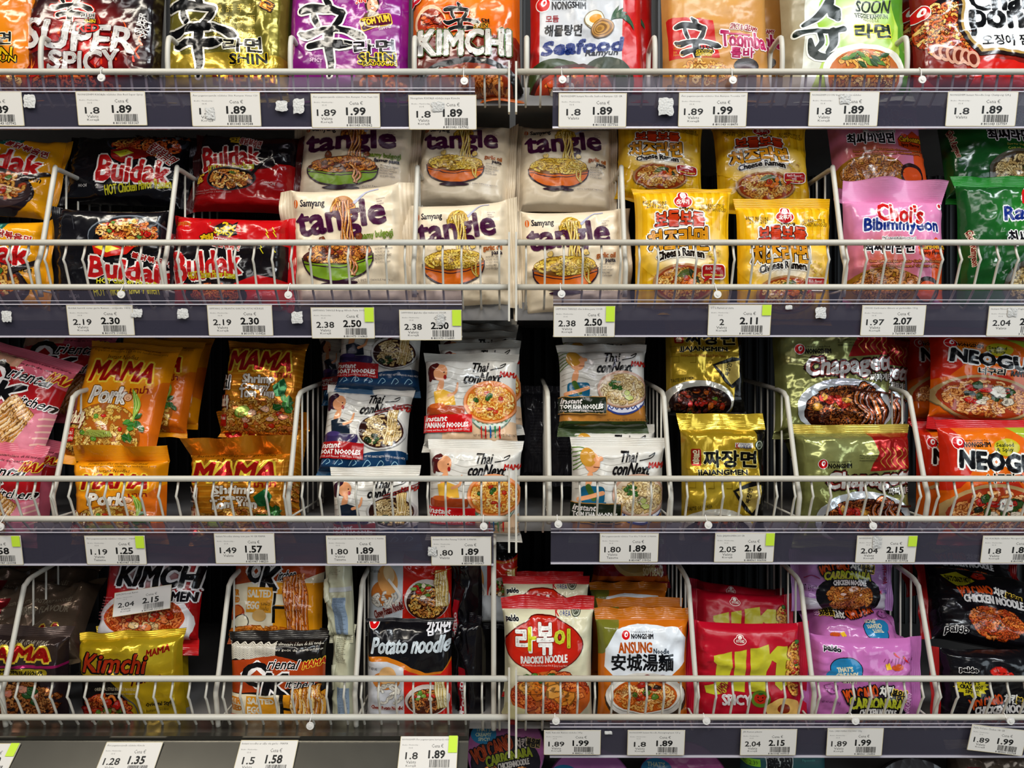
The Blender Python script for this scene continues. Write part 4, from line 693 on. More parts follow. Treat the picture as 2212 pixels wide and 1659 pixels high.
    if kind == 'boat': dish(A, X(bx), Y(by), w * .26, h * .21, '#c8c4c0', '#3a1c16', 60, ('#d8c090', '#c8ac78', '#e8d4a8'), '#6a4a24', wd=3.4); steam_noodle(A, [(X(.83), Y(.24)), (X(.82), Y(.46)), (X(.80), Y(.66))], w * .09, ('#e0c078', '#d0ac60', '#ecd498'), '#8a6a2c', n=6, wv=1); A.s_([(X(.62), Y(.30)), (X(1.0), Y(.16))], 2.5, '#7a1c1c', smooth=False); A.s_([(X(.62), Y(.27)), (X(1.0), Y(.12))], 2.5, '#7a1c1c', smooth=False); A.blobs(X(.62), Y(.60), w * .08, h * .05, 8, ('#3a5a2a', '#2a3a1c'), 6)
    elif kind == 'panang':
        A.e(X(bx), Y(.60), w * .24, h * .26, '#6a7a6a'); A.e(X(bx), Y(.59), w * .24, h * .245, '#c8d0c4'); [A.e(X(.54 + .05 * k), Y(.76 - abs(k - 3.5) * .012), 4.5, 5, '#5a8a6a', n=8) for k in range(8)]
        dish(A, X(bx), Y(by), w * .27, h * .22, '#e8a070', '#d87a2c', 90, ('#eec060', '#e0a040', '#f4d890'), '#b8661c', wd=4); A.blobs(X(bx), Y(by), w * .18, h * .12, 7, ('#3a6a2a', '#c83a1c'), 6); [A.s_([(X(.62 + .05 * k), Y(.80)), (X(.62 + .05 * k), Y(.92))], 3, ('#c8201c', '#c8201c', '#1f6aa0', '#1f8a50', '#c8201c')[k]) for k in range(5)]
    else:
        A.e(X(bx), Y(.62), w * .26, h * .22, '#3a4a8a'); A.e(X(bx), Y(.605), w * .255, h * .21, '#dcdce8'); [A.s_([(X(.50 + .06 * k), Y(.72)), (X(.53 + .06 * k), Y(.77)), (X(.56 + .06 * k), Y(.73))], 2.4, '#3a4a8a') for k in range(7)]
        dish(A, X(bx), Y(by), w * .27, h * .21, '#c8a08a', '#dcc8b0', 70, ('#e6d0a0', '#d8bc84', '#f0e0b8'), '#9a7a4c', wd=4, sd=3); A.blobs(X(bx - .08), Y(by - .04), w * .08, h * .06, 10, ('#3a6a2a', '#4a7a34'), 5); A.blobs(X(bx + .04), Y(by + .08), w * .08, h * .04, 5, ('#c8d080', '#e8d8b8'), 7)
    bc = {'boat': '#a8181c', 'panang': '#cc1a1c', 'tomkha': '#26301f'}[kind]; nm2 = {'boat': 'BOAT NOODLES', 'panang': 'PANANG NOODLES', 'tomkha': 'TOM KHA NOODLES'}[kind]; sub = {'boat': '(Rich and Savory Thai Style Soup)', 'panang': '(Creamy and Sweet Thai Curry with Kaffir Lime)', 'tomkha': '(Thai Coconut Soup with Spices)'}[kind]
    if kind == 'tomkha': A.r(X(-.01), Y(.61), X(.53), Y(.83), '#b88a4a')
    y0_ = .66 if kind != 'tomkha' else .62; A.r(X(-.01), Y(y0_), X(.52), Y(y0_ + .20), bc); A.t('instant', X(.02), Y(y0_ + .015), X(.24), Y(y0_ + .075), '#f4ece8', b=.8, sh=.3); A.t(nm2, X(.02), Y(y0_ + .09), X(.48), Y(y0_ + .145), '#f8f4f0', b=.9); A.t(sub, X(.01), Y(y0_ + .16), X(.49), Y(y0_ + .19), '#f0e0dc', b=.1)
    A.t('NET WT / INHALT / NETTO INHOUD / POIDS NET', X(.54), Y(.885 if kind != 'boat' else .80), X(.98), Y(.91 if kind != 'boat' else .825), '#1a1a1a' if kind != 'boat' else '#e0dcd8', b=.1)
thai('boat', 680, 850, 880, 1022, 'boat'); thai('panang', 908, 775, 1122, 962, 'panang'); thai('tomkha', 1205, 752, 1402, 925, 'tomkha')
A = DS['gold_jja'] = Art(1468, 930, 1668, 1175, '#b79a2a', seal=('#c8a830', '#1a1816'), mt='foil')
A.p([(1640, 930), (1668, 930), (1668, 1175), (1630, 1175), (1650, 1050)], '#171513'); A.glow(1550, 1060, 80, 50, '#cdb340', '#b79a2a')
for k in range(8): A.s_([(1475 + (k % 4) * 42, 1015 + (k // 4) * 26), (1495 + (k % 4) * 42, 1015 + (k // 4) * 26), (1495 + (k % 4) * 42, 1030 + (k // 4) * 26), (1482 + (k % 4) * 42, 1030 + (k // 4) * 26)], 2, '#9c8220', smooth=False)
A.rr(1485, 970, 1508, 1007, 4, '#a02418'); A.t('일', 1489, 973, 1504, 987, '#f0e4c0', b=.8); A.t('품', 1489, 989, 1504, 1003, '#f0e4c0', b=.8); A.t('짜장면', 1514, 975, 1638, 1010, '#14120e', b=2.2, o=(('#e8d88a', 2),)); A.t('JJAJANGMEN', 1497, 1016, 1618, 1030, '#17140e', b=1.5, o=(('#e8d88a', 1),)); A.t('Instant Noodles With Black Bean Sauce', 1500, 1034, 1612, 1041, '#9a3c14', b=.3)
A.r(1590, 957, 1630, 967, '#e8e4da'); made(A, 1592, 958, .9); badge(A, 1646, 962, 11)
A.p([(1580, 1060), (1632, 1040), (1668, 1044), (1660, 1100), (1632, 1118), (1612, 1104)], '#17130f'); A.p([(1588, 1062), (1650, 1048), (1650, 1090), (1628, 1110)], '#c8b060'); A.t('짜장면', 1604, 1066, 1636, 1078, '#201a10', rot=75, b=.6)
A.e(1545, 1150, 88, 50, '#dcd8cc'); A.t('TASTE OF KOREA', 1476, 1094, 1532, 1102, '#2a241c', b=.3, rot=8); A.e(1550, 1156, 76, 42, '#2a1410'); A.noo(1548, 1156, 66, 34, 40, ('#5a2a14', '#7a3c1c', '#3a180c'), '#180a06', wd=5); A.blobs(1548, 1150, 62, 28, 44, ('#a83a18', '#c86a24', '#6a2410', '#4a1a0c', '#6a8a30', '#b8281c'), 8)
A = DS['olive_chapa'] = Art(1718, 918, 1985, 1175, '#8f9058', seal=('#b8a040', '#8f9058'), mt='foil')
A.glow(1800, 960, 110, 60, '#a9ac74', '#8f9058'); A.p([(1885, 918), (1985, 918), (1985, 1000), (1880, 1005), (1900, 960)], '#a81f1c')
for k in range(5): A.s_([(1905 + k * 14, 950), (1915 + k * 14, 965), (1903 + k * 14, 980), (1915 + k * 14, 996)], 2, '#c89a4a')
nlogo(A, 1770, 988, 11); A.t('Lovely Life Lovely Food', 1783, 980, 1838, 986, '#2a2a20', b=.1); A.t('NONGSHIM', 1783, 987, 1840, 998, '#1c1c18', b=.8); A.lines(('INGREDIENTS NOODLES', 'NET WT 140 g'), 1856, 966, 1900, 6, 3, '#3a3a28')
A.t('Chapagetti', 1778, 1004, 1988, 1052, '#e6e2de', o=(('#321410', 7), ('#8a2c20', 3)), b=2.4, rot=4, sh=.1, taper=-.1); A.t('짜파게티', 1925, 1044, 1980, 1060, '#e0dcd2', o=(('#2a140e', 2),), b=1, rot=3)
A.e(1868, 1120, 112, 66, '#d8dce0'); A.e(1870, 1128, 98, 54, '#3a1a10'); A.noo(1870, 1122, 94, 48, 120, ('#8a3c18', '#a8501c', '#6a2a10', '#c8702c'), '#200e08', wd=5.5); A.blobs(1840, 1112, 48, 28, 12, ('#b8241a', '#d04028', '#c8902c'), 11); steam_noodle(A, [(1925, 1078), (1915, 1100), (1935, 1130), (1928, 1165)], 40, ('#a8501c', '#c8702c', '#8a3c18'), '#2a1008', n=5, wv=4); A.s_([(1880, 1078), (1985, 1090)], 4, '#5a2412', smooth=False)
A = DS['neoguri'] = Art(2030, 925, 2290, 1185, '#dd6a12', seal='#b81a1c')
A.glow(2120, 980, 120, 70, '#ec8c1a', '#dd6a12'); A.p([(2030, 925), (2060, 925), (2090, 1020), (2060, 1060), (2030, 1070)], '#c8321a'); A.p([(2180, 925), (2290, 925), (2290, 1000)], '#a8b83a'); nlogo(A, 2062, 958, 13); A.t('Lovely Life Lovely Food', 2074, 950, 2134, 955, '#3a2010', b=.1); A.t('NONGSHIM', 2072, 956, 2134, 967, '#2a160c', b=.8)
A.e(2170, 968, 30, 20, '#c8bc2c'); A.t('Seafood', 2146, 958, 2186, 967, '#1f3c1c', b=.5); A.t('& Spicy', 2146, 969, 2184, 980, '#1f3c1c', b=.5); A.t('NEOGURI', 2062, 984, 2272, 1022, '#17161a', o=(('#f2efe8', 5),), b=4, rot=-5); A.t('너구리', 2120, 1028, 2180, 1048, '#1a1612', o=(('#f0e4d0', 2),), b=1.6); A.t('RAMYUN', 2195, 1030, 2245, 1046, '#1a1612', b=1.2)
A.p([(2100, 1052), (2190, 1045), (2210, 1075), (2100, 1075)], '#c8321a'); dish(A, 2140, 1120, 104, 62, '#b89a6a', '#a8401a', 100, ('#e0a060', '#cf8440', '#ecc08a'), '#8a3c14', wd=5, sd=2); A.blobs(2150, 1110, 60, 34, 16, ('#3a5a24', '#c8281c', '#e8dcc8', '#26301c', '#d8601c'), 13); A.blob(2165, 1100, 20, '#f0ece0', ry=16)
# ---------------------------------------------------------------- bottom shelf
A = DS['kimchi_red'] = Art(208, 1204, 432, 1378, '#b3151c', seal='#c4161c')
A.glow(320, 1240, 110, 60, '#d8d4d4', '#b3151c'); A.e(318, 1345, 110, 66, '#e6e2e2'); A.e(318, 1334, 92, 42, '#d05a24'); A.noo(318, 1334, 86, 38, 80, ('#e07a38', '#c85a20', '#e89a5a'), '#8a2c10', wd=4.5); A.blobs(318, 1330, 62, 26, 24, ('#d8501c', '#e88a50', '#b83414', '#e8c890'), 9)
A.t('KIMCHI', 246, 1230, 438, 1272, '#141216', o=(('#ece8e8', 5),), b=4.4, sh=.15); A.t('RAMEN', 344, 1282, 424, 1300, '#17121a', o=(('#ece8e8', 3),), b=2.2, sh=.1); A.lines(('Korean style noodles', 'with kimchi / ramen', 'Saveur kimchi'), 212, 1296, 240, 6, 8, '#e89aa0')
A = DS['kimchi_yellow'] = Art(158, 1376, 392, 1580, '#bda01f', seal=('#c8a826', '#17140f'), side=False, mt='foil')
A.glow(330, 1400, 100, 60, '#d2bb38', '#bda01f'); A.p([(158, 1440), (200, 1448), (240, 1462), (275, 1500), (300, 1580), (158, 1580)], '#17120f'); A.t('Kimchi', 176, 1402, 318, 1442, '#141010', b=5.5, sh=.2, rot=-4); A.t('Kimchi', 177, 1401, 319, 1441, '#c2401a', b=1.6, sh=.2, rot=-4); A.t('Flavour', 290, 1450, 352, 1466, '#1a120c', o=(('#c2401a', .8),), b=.9, sh=.3, rot=6); A.t('MAMA', 322, 1392, 372, 1406, '#b02418', b=1.2, sh=.2, rot=10)
A.t('ORIENTAL STYLE INSTANT NOODLE', 200, 1474, 300, 1481, '#d8ccb0', b=.3); A.t('Instantnudelsuppe Oriental', 218, 1485, 300, 1491, '#d8ccb0', b=.2); A.noo(225, 1530, 62, 42, 70, REDN, '#6a1c0c', wd=4.5); A.blobs(225, 1528, 50, 30, 22, ('#d8401c', '#e8b080', '#7a9a3a', '#c8281c'), 10); A.t('Oriental Style', 320, 1510, 378, 1520, '#26200c', b=.7); A.t('Instant Noodles', 320, 1524, 366, 1531, '#26200c', b=.3); A.s_([(270, 1490), (300, 1520), (302, 1560)], 4, '#6a6a6a')
A = DS['dark_shrimp'] = Art(-90, 1378, 132, 1590, '#3a2e30', seal='#4a3c38', mt='foil')
A.glow(60, 1400, 110, 50, '#5a4a40', '#3a2e30'); A.t('SHRIMP FLAVOUR (TOM YUM)', -40, 1360 + 22, 100, 1392, '#cfc4b0', b=.4); mama(A, -60, 1396, 104, 1426, 0); A.r(-90, 1436, 132, 1442, '#a8286a'); A.rr(-60, 1444, 104, 1463, 9, '#a8962a'); A.t('SHRIMP (TOM YUM) FLAVOUR', -70, 1448, 96, 1459, '#17120c', b=.8)
A.noo(40, 1520, 86, 48, 90, ('#c07a40', '#a8602c', '#d8985a'), '#5a2c14', wd=5); A.blobs(45, 1515, 60, 30, 10, ('#e8a890', '#d88870', '#3a6a3a'), 13); A.blob(-20, 1490, 22, '#2f6a44')
A = DS['dark_foil'] = Art(0, 0, 220, 150, '#6a5a4c', seal='#7a6850', mt='foil'); A.t('SHRIMP FLAVOUR', 90, 60, 190, 74, '#a89c88', b=.5); A.t('ORIENTAL STYLE INSTANT NOODLES', 60, 42, 190, 52, '#a89c88', b=.4); A.p([(30, 30), (62, 30), (56, 64), (26, 64)], '#7a1420'); A.t('MAMA', 30, 100, 190, 130, '#8a1c16', o=(('#c8a84a', 3),), b=2, sh=.2)
A = DS['potato'] = Art(784, 1350, 978, 1580, '#17161a', seal='#17161a')
A.p([(785, 1418), (835, 1416), (875, 1432), (920, 1452), (960, 1448), (978, 1425), (978, 1580), (784, 1580)], '#c87a1c'); A.p([(785, 1428), (835, 1426), (872, 1440), (874, 1580), (784, 1580)], '#c8c8cc'); A.p([(873, 1441), (915, 1458), (955, 1454), (978, 1432), (978, 1580), (873, 1580)], '#c82418')
nlogo(A, 803, 1348, 11); A.t('감자면', 922, 1346, 972, 1368, '#e8e6ea', b=1.4, rot=8); A.t('Potato noodle', 796, 1374, 972, 1408, '#d2dade', b=1.8, sh=.25, rot=2); A.t('BEST BEFORE:', 787, 1440, 812, 1446, '#2a2a2a', b=.3)
A.e(832, 1468, 32, 20, '#c87f38'); A.e(836, 1458, 20, 22, '#dcb078', rot=20); A.noo(838, 1498, 32, 22, 14, ('#e6e2da', '#d8d2c8'), '#9a948a', wd=4, curl=.5); A.t('Chewy Potato Noodle!', 798, 1524, 870, 1534, '#8a1c18', o=(('#e0c8c0', 1),), b=.7)
A.e(925, 1510, 50, 34, '#d8ccc4'); A.e(925, 1514, 44, 28, '#5a2c1a'); A.noo(925, 1512, 40, 24, 40, BRN, '#3a1a0c', wd=3.6); A.blobs(920, 1502, 22, 12, 14, ('#6a9a3a', '#8ab050', '#e8dcc0', '#c83020'), 5); steam_noodle(A, [(952, 1470), (954, 1490), (958, 1525)], 16, ('#e6d8a8', '#d8c488'), '#a8904c', n=4, wv=1)
A = DS['potato_back'] = Art(785, 1205, 980, 1362, '#c9cdd0', seal='#17161a')
A.r(869, 1205, 980, 1362, '#c82a18'); A.e(925, 1190, 70, 36, '#17161a'); A.s_([(869, 1222), (925, 1230), (980, 1222)], 4, '#c87a1c'); A.e(820, 1288, 26, 24, '#b8702c'); A.e(833, 1262, 23, 30, '#d8a060', rot=25); A.e(836, 1250, 12, 18, '#ecd0a4', rot=25)
A.noo(830, 1300, 32, 14, 14, ('#ece8e0', '#dcd6cc'), '#9a948a', wd=4, curl=.5); A.s_([(836, 1262), (862, 1290), (858, 1302)], 6, '#ece8e0'); A.t('Chewy Potato Noodle!', 803, 1312, 872, 1332, '#7a1c18', o=(('#d8b8b0', 1),), b=.7, rot=16); A.t('BEST BEFORE:', 790, 1243, 815, 1248, '#3a3a3a', b=.2)
A.e(925, 1300, 52, 40, '#e0d4cc'); A.e(925, 1306, 47, 34, '#4a2416'); A.noo(925, 1306, 42, 28, 50, BRN + EG, '#3a1a0c', wd=4); A.blobs(915, 1284, 22, 14, 16, ('#6a9a3a', '#8ab050', '#e8dcc0', '#c83020'), 6); steam_noodle(A, [(955, 1246), (957, 1275), (960, 1310)], 20, ('#e6d090', '#d8bc70'), '#a8843c', n=5, wv=1); A.s_([(935, 1252), (975, 1240)], 2.5, '#b8641c', smooth=False)
A = DS['rabokki'] = Art(1082, 1330, 1286, 1570, '#d7d2b6', seal='#b8191c')
A.t('paldo', 1089, 1337, 1117, 1350, '#1a1c2a', o=(('#f0eee0', 1.5),), b=1.2); made(A, 1200, 1327, .9); badge(A, 1246, 1330, 11, '#5a5e50')
pts = []
for i in range(40):
    a = 2 * math.pi * i / 40; pts.append((1173 + 88 * math.cos(a), 1396 + 52 * math.sin(a) * (1 - .16 * math.cos(a) ** 6) - (0 if abs(math.cos(a)) > .35 else -6 * math.copysign(1, math.sin(a)))))
A.p([(1173 + (a - 1173) * 1.03, 1396 + (b - 1396) * 1.04) for a, b in pts], '#6a120c'); A.p(pts, '#c02a14'); A.e(1140, 1385, 40, 26, '#c93318')
A.t('라', 1110, 1360, 1152, 1408, '#f2eee8', b=3.2, o=(('#7a1c10', 1.5),)); A.t('ㅏ', 1138, 1360, 1154, 1404, '#d8d83a', b=2.6); A.t('볶', 1158, 1352, 1194, 1412, '#f2eee8', b=2.8, o=(('#7a1c10', 1.5),)); A.t('이', 1198, 1364, 1232, 1400, '#c8cc3a', b=2.8, o=(('#7a1c10', 1.5),)); A.t('RABOKKI NOODLE', 1120, 1416, 1226, 1431, '#f2ece6', b=1.2, rot=2); A.t('Stir Fried Noodle with Korean Hot & Spicy Soup Base', 1122, 1434, 1226, 1440, '#f0c0b0', b=.1)
A.e(1188, 1505, 92, 56, '#c8682a'); A.noo(1188, 1500, 88, 52, 90, ('#d8642a', '#c84a1c', '#e8843c'), '#7a2410', wd=5.5, curl=1.6); A.blobs(1180, 1486, 56, 26, 10, ('#e89a3a', '#e0802a', '#f0b058'), 20); A.blobs(1180, 1462, 60, 8, 10, ('#3a6a24', '#5a8a34'), 7); A.p([(1090, 1520), (1130, 1530), (1150, 1555), (1082, 1555)], '#d7cfa0')
A = DS['ansung'] = Art(1288, 1345, 1496, 1572, '#c9731a', seal='#c06c14')
A.p([(1288, 1345), (1340, 1345), (1310, 1400), (1288, 1420)], '#7a7a30'); A.p([(1330, 1358), (1380, 1350), (1470, 1356), (1490, 1380), (1486, 1430), (1440, 1470), (1330, 1468), (1300, 1440), (1302, 1400)], '#dfe3e8')
nlogo(A, 1350, 1371, 9.5); A.t('Lovely Life Lovely Food', 1363, 1363, 1412, 1368, '#26262c', b=.1); A.t('NONGSHIM', 1363, 1369, 1413, 1379, '#1c1c24', b=.8); A.t('ANSUNG', 1332, 1386, 1409, 1407, '#c8641c', b=1.5); A.t('Noodle', 1413, 1398, 1448, 1409, '#1f3a50', b=.5); A.t('安城湯麵', 1316, 1410, 1458, 1446, '#16181e', b=1.5)
A.e(1396, 1508, 96, 54, '#4a3a2c'); A.e(1394, 1502, 92, 52, '#d8d4cc'); dish(A, 1392, 1502, 76, 38, '#e8e4da', '#c8641c', 90, ('#e8b060', '#d89440', '#f0c888', '#e07a30'), '#9a4c18', wd=4); A.blobs(1390, 1490, 44, 20, 12, ('#c83420', '#e8dcc8', '#6a8a34', '#3a2418', '#d8501c'), 8)
for ch, xx in (('안', 1390), ('성', 1425)): A.e(xx + 8, 1462, 11, 9, '#7a1c24'); A.t(ch, xx + 2, 1457, xx + 14, 1467, '#f0e0d8', b=.6)
A = DS['jin'] = Art(1508, 1352, 1738, 1572, '#b5122e', seal='#b5122e', side=True, mt='matte')
A.glow(1600, 1420, 130, 80, '#c21a36', '#b5122e'); olog(A, 1597, 1378, .62, 'OTOKI', '#b5122e')
A.p([(1541, 1418), (1580, 1406), (1581, 1440), (1574, 1470), (1570, 1500), (1548, 1508), (1528, 1504), (1524, 1488), (1546, 1482), (1548, 1436), (1541, 1430)], '#c3bd36'); A.p([(1586, 1406), (1612, 1400), (1608, 1496), (1585, 1496)], '#c3bd36'); A.p([(1620, 1396), (1660, 1388), (1662, 1410), (1680, 1392), (1702, 1392), (1708, 1420), (1704, 1480), (1690, 1494), (1676, 1480), (1678, 1430), (1668, 1424), (1656, 1450), (1652, 1494), (1620, 1496)], '#c3bd36')
A.t('RAMEN', 1550, 1480, 1574, 1500, '#a01830', b=.6, rot=50); A.t('SPICY', 1562, 1504, 1622, 1527, '#efe8e6', b=2.2, rot=3); A.e(1644, 1512, 21, 21, '#6a8a2a'); A.e(1644, 1512, 14, 13, '#c8301c'); A.e(1639, 1509, 1.6, 2, '#17100c', n=6); A.e(1649, 1509, 1.6, 2, '#17100c', n=6); A.s_([(1639, 1515), (1644, 1519), (1650, 1515)], 1.6, '#17100c'); A.leaf(1644, 1500, 14, 6, 20, '#2c6a24')
A.noo(1722, 1440, 20, 66, 34, ('#e8b860', '#d8983c'), '#8a4c18', wd=4.5, flow=1.57, curl=.9); A.blobs(1722, 1440, 14, 60, 8, ('#c8301c', '#3a7a2c'), 5); A.e(1696, 1535, 40, 26, '#e8c070'); A.e(1694, 1532, 14, 10, '#8a3410')
A = DS['volcano_pink'] = Art(1760, 1388, 1990, 1575, '#c377b4', seal='#b668a8', side=True, mt='film')
A.t('paldo', 1780, 1400, 1816, 1414, '#1c1a2a', o=(('#f4eef4', 1.6),), b=1.2, rot=-4); A.e(1828, 1448, 36, 28, '#1c1a2a'); A.e(1828, 1448, 34, 26, '#2a86b4'); A.e(1806, 1462, 20, 14, '#2a86b4'); A.t("THAT'S", 1808, 1442, 1840, 1452, '#e8e4c8', b=1, rot=10); A.t('CREAMY', 1806, 1454, 1852, 1465, '#e8e4c8', b=1, rot=8); A.t('SPICY!', 1822, 1468, 1850, 1477, '#e8e4c8', b=.8)
chili(A, 1938, 1412, 16, -50); chili(A, 1960, 1420, 18, -60); A.e(1944, 1440, 14, 7, '#c85a24'); A.p([(1915, 1434), (1925, 1430), (1930, 1444), (1918, 1446)], '#e8c030')
for k in range(10): A.s_([(1912 + 8 * k, 1428 + (k * 7) % 12), (1916 + 8 * k, 1422)], 1.2, '#8a3a6a', smooth=False)
def volc(A, x0, y0, k, pink=True):
    o = (('#17121a', 4 * k),)
    A.e(x0 + 64 * k, y0 + 88 * k, 86 * k, 58 * k, '#17141a'); A.noo(x0 + 64 * k, y0 + 90 * k, 60 * k, 40 * k, 130, ('#cf7c2c', '#b8641c', '#e09a48') if pink else REDN, '#5a280c', wd=5 * k, curl=1.6)
    if pink: A.blobs(x0 + 64 * k, y0 + 78 * k, 40 * k, 18 * k, 6, ('#e8b8a0', '#f0d0c0'), 5 * k)
    A.t('VOLCANO', x0 - 12 * k, y0, x0 + 62 * k, y0 + 26 * k, '#dc5c1c', o=o, b=1.7 * k, rot=14); A.t('치킨', x0 + 66 * k, y0 - 6 * k, x0 + 96 * k, y0 + 18 * k, '#f0ece4', o=o, b=1.8 * k, rot=-4); A.t('볶음면', x0 + 94 * k, y0 + 4 * k, x0 + 128 * k, y0 + 24 * k, '#17141a', o=(('#e8c850', 2.4 * k),), b=1.4 * k, rot=-12)
    if pink: A.t('CARBONARA', x0, y0 + 24 * k, x0 + 118 * k, y0 + 46 * k, '#c9cc3a', o=o, b=2 * k, arc=4 * k, rot=-1); A.t('CHICKEN NOODLE', x0 + 22 * k, y0 + 46 * k, x0 + 104 * k, y0 + 60 * k, '#ece8e4', o=o, b=1.3 * k, arc=3 * k)
    else: A.t('CHICKEN NOODLE', x0, y0 + 24 * k, x0 + 130 * k, y0 + 44 * k, '#ece8e4', o=o, b=1.9 * k, arc=3 * k, rot=2)
volc(A, 1835, 1484, 1); A.t('VOLCANO', 1945, 1510, 1990, 1522, '#e8b8dc', b=.8, rot=85); A.t('NET WT. 4.59 oz (130g)', 1778, 1515, 1815, 1522, '#26161f', b=.3); A.blob(1797, 1490, 12, '#b56aa8')
A = DS['volcano_pink_back'] = Art(1738, 1196, 1925, 1322, '#b98fc4', seal='#b284bc', side=True)
A.p([(1738, 1290), (1800, 1300), (1925, 1280), (1925, 1322), (1738, 1322)], '#c8c4cc'); volc(A, 1782, 1216, .82); A.t('NET WT. 4.59 oz (130g)', 1735, 1265, 1770, 1282, '#26161f', b=.3); made(A, 1902, 1276, .62); A.t('VOLCANO', 1895, 1236, 1935, 1247, '#9a1c4a', b=.8, rot=82); A.s_([(1745, 1250), (1758, 1244), (1772, 1250)], 2, '#9a3a6a')
A = DS['volcano_black'] = Art(2040, 1392, 2290, 1580, '#141318', seal='#a01c1c', side=True)
A.t('paldo', 2068, 1424, 2106, 1438, '#17141a', o=(('#e8e4e0', 1.8),), b=1.4); pts = [];
for i in range(28): a = 2 * math.pi * i / 28; q = 34 if i % 2 else 25; pts.append((2092 + q * math.cos(a) * 1.1, 1470 + q * math.sin(a) * .85))
A.p(pts, '#c8bc24'); A.t("THAT'S", 2070, 1456, 2106, 1465, '#17141a', b=.8); A.t('CRAZY HOT', 2068, 1467, 2114, 1477, '#17141a', b=.8); A.t('SPICY!', 2078, 1479, 2104, 1487, '#17141a', b=.7); A.blob(2150, 1434, 18, '#c8281c', ry=12); A.blob(2172, 1442, 12, '#c8281c', ry=9)
volc(A, 2098, 1496, .98, False)
A = DS['volcano_black_flat'] = Art(0, 0, 260, 200, '#141318', seal='#a01c1c', side=True)
A.p([(20, 40), (60, 20), (95, 45), (60, 70)], '#a8a024'); A.t("THAT'S CRAZY HOT!", 30, 36, 86, 52, '#17141a', b=.7); A.blob(105, 30, 16, '#b83420', ry=10); volc(A, 66, 62, 1, False)
A.t('paldo', 20, 178, 66, 194, '#17141a', o=(('#e8e4e0', 1.8),), b=1)
A = DS['soybean'] = Art(1275, 1176, 1455, 1262, '#7a1424', seal='#8a1828'); A.e(1372, 1215, 56, 38, '#a8905a'); A.e(1372, 1212, 50, 33, '#8f7846'); A.t('MILD SPICY', 1392, 1224, 1436, 1233, '#d8cca0', b=.4); A.t('SOYBEAN', 1392, 1236, 1438, 1249, '#d8cca0', b=.9); A.r(1275, 1250, 1455, 1262, '#b05a18')
A = DS['teal_box'] = Art(0, 0, 200, 80, '#14585c', mt='card'); A.t('藤椒', 50, 8, 112, 46, '#101418', o=(('#d8dcd8', 2.5),), b=2); A.t('Tangtaste', 135, 8, 165, 14, '#5ab0a8', b=.2); A.t('Piponostis', 135, 17, 165, 23, '#5ab0a8', b=.2); A.r(-5, 18, 36, 34, '#8ac82a'); A.t('€ 2.39', 2, 21, 30, 31, '#26401a', b=.4)
A = DS['back_white'] = Art(0, 0, 60, 340, '#c9c8ae', mt='film'); A.lines(('MAMMA INSTANT', 'noodles bamee', 'nutrition facts', 'wheat flour oil'), 18, 20, 50, 6, 14, '#3a3c40'); A.r(0, 150, 60, 168, '#c6c8c8'); A.r(24, 190, 56, 330, '#8ea0b4'); A.lines(('ingredients', 'best before'), 27, 194, 54, 6, 20, '#26303c'); A.p([(2, 120), (20, 110), (16, 200), (4, 210)], '#e0dfc6')
A = DS['black_side'] = Art(0, 0, 70, 200, '#17151a', mt='film'); A.r(22, 90, 46, 200, '#b0182a'); A.t('Potato', 2, 142, 66, 156, '#f0e8e8', b=1, rot=90); A.e(34, 190, 9, 9, '#f0e8e8'); A.e(34, 190, 6, 6, '#b0182a'); A.s_([(8, 10), (20, 60), (12, 120)], 2, '#4a4850')
A = DS['grey_back'] = Art(0, 0, 90, 250, '#35343a', mt='film'); A.lines(('INSTANT NOODLES', 'NET WT 85 g'), 30, 40, 80, 9, 16, '#5c5a60')
# ---------------------------------------------------------------- the shelving unit
def structure(o, nm): o.name = nm; o['kind'] = 'structure'; return o
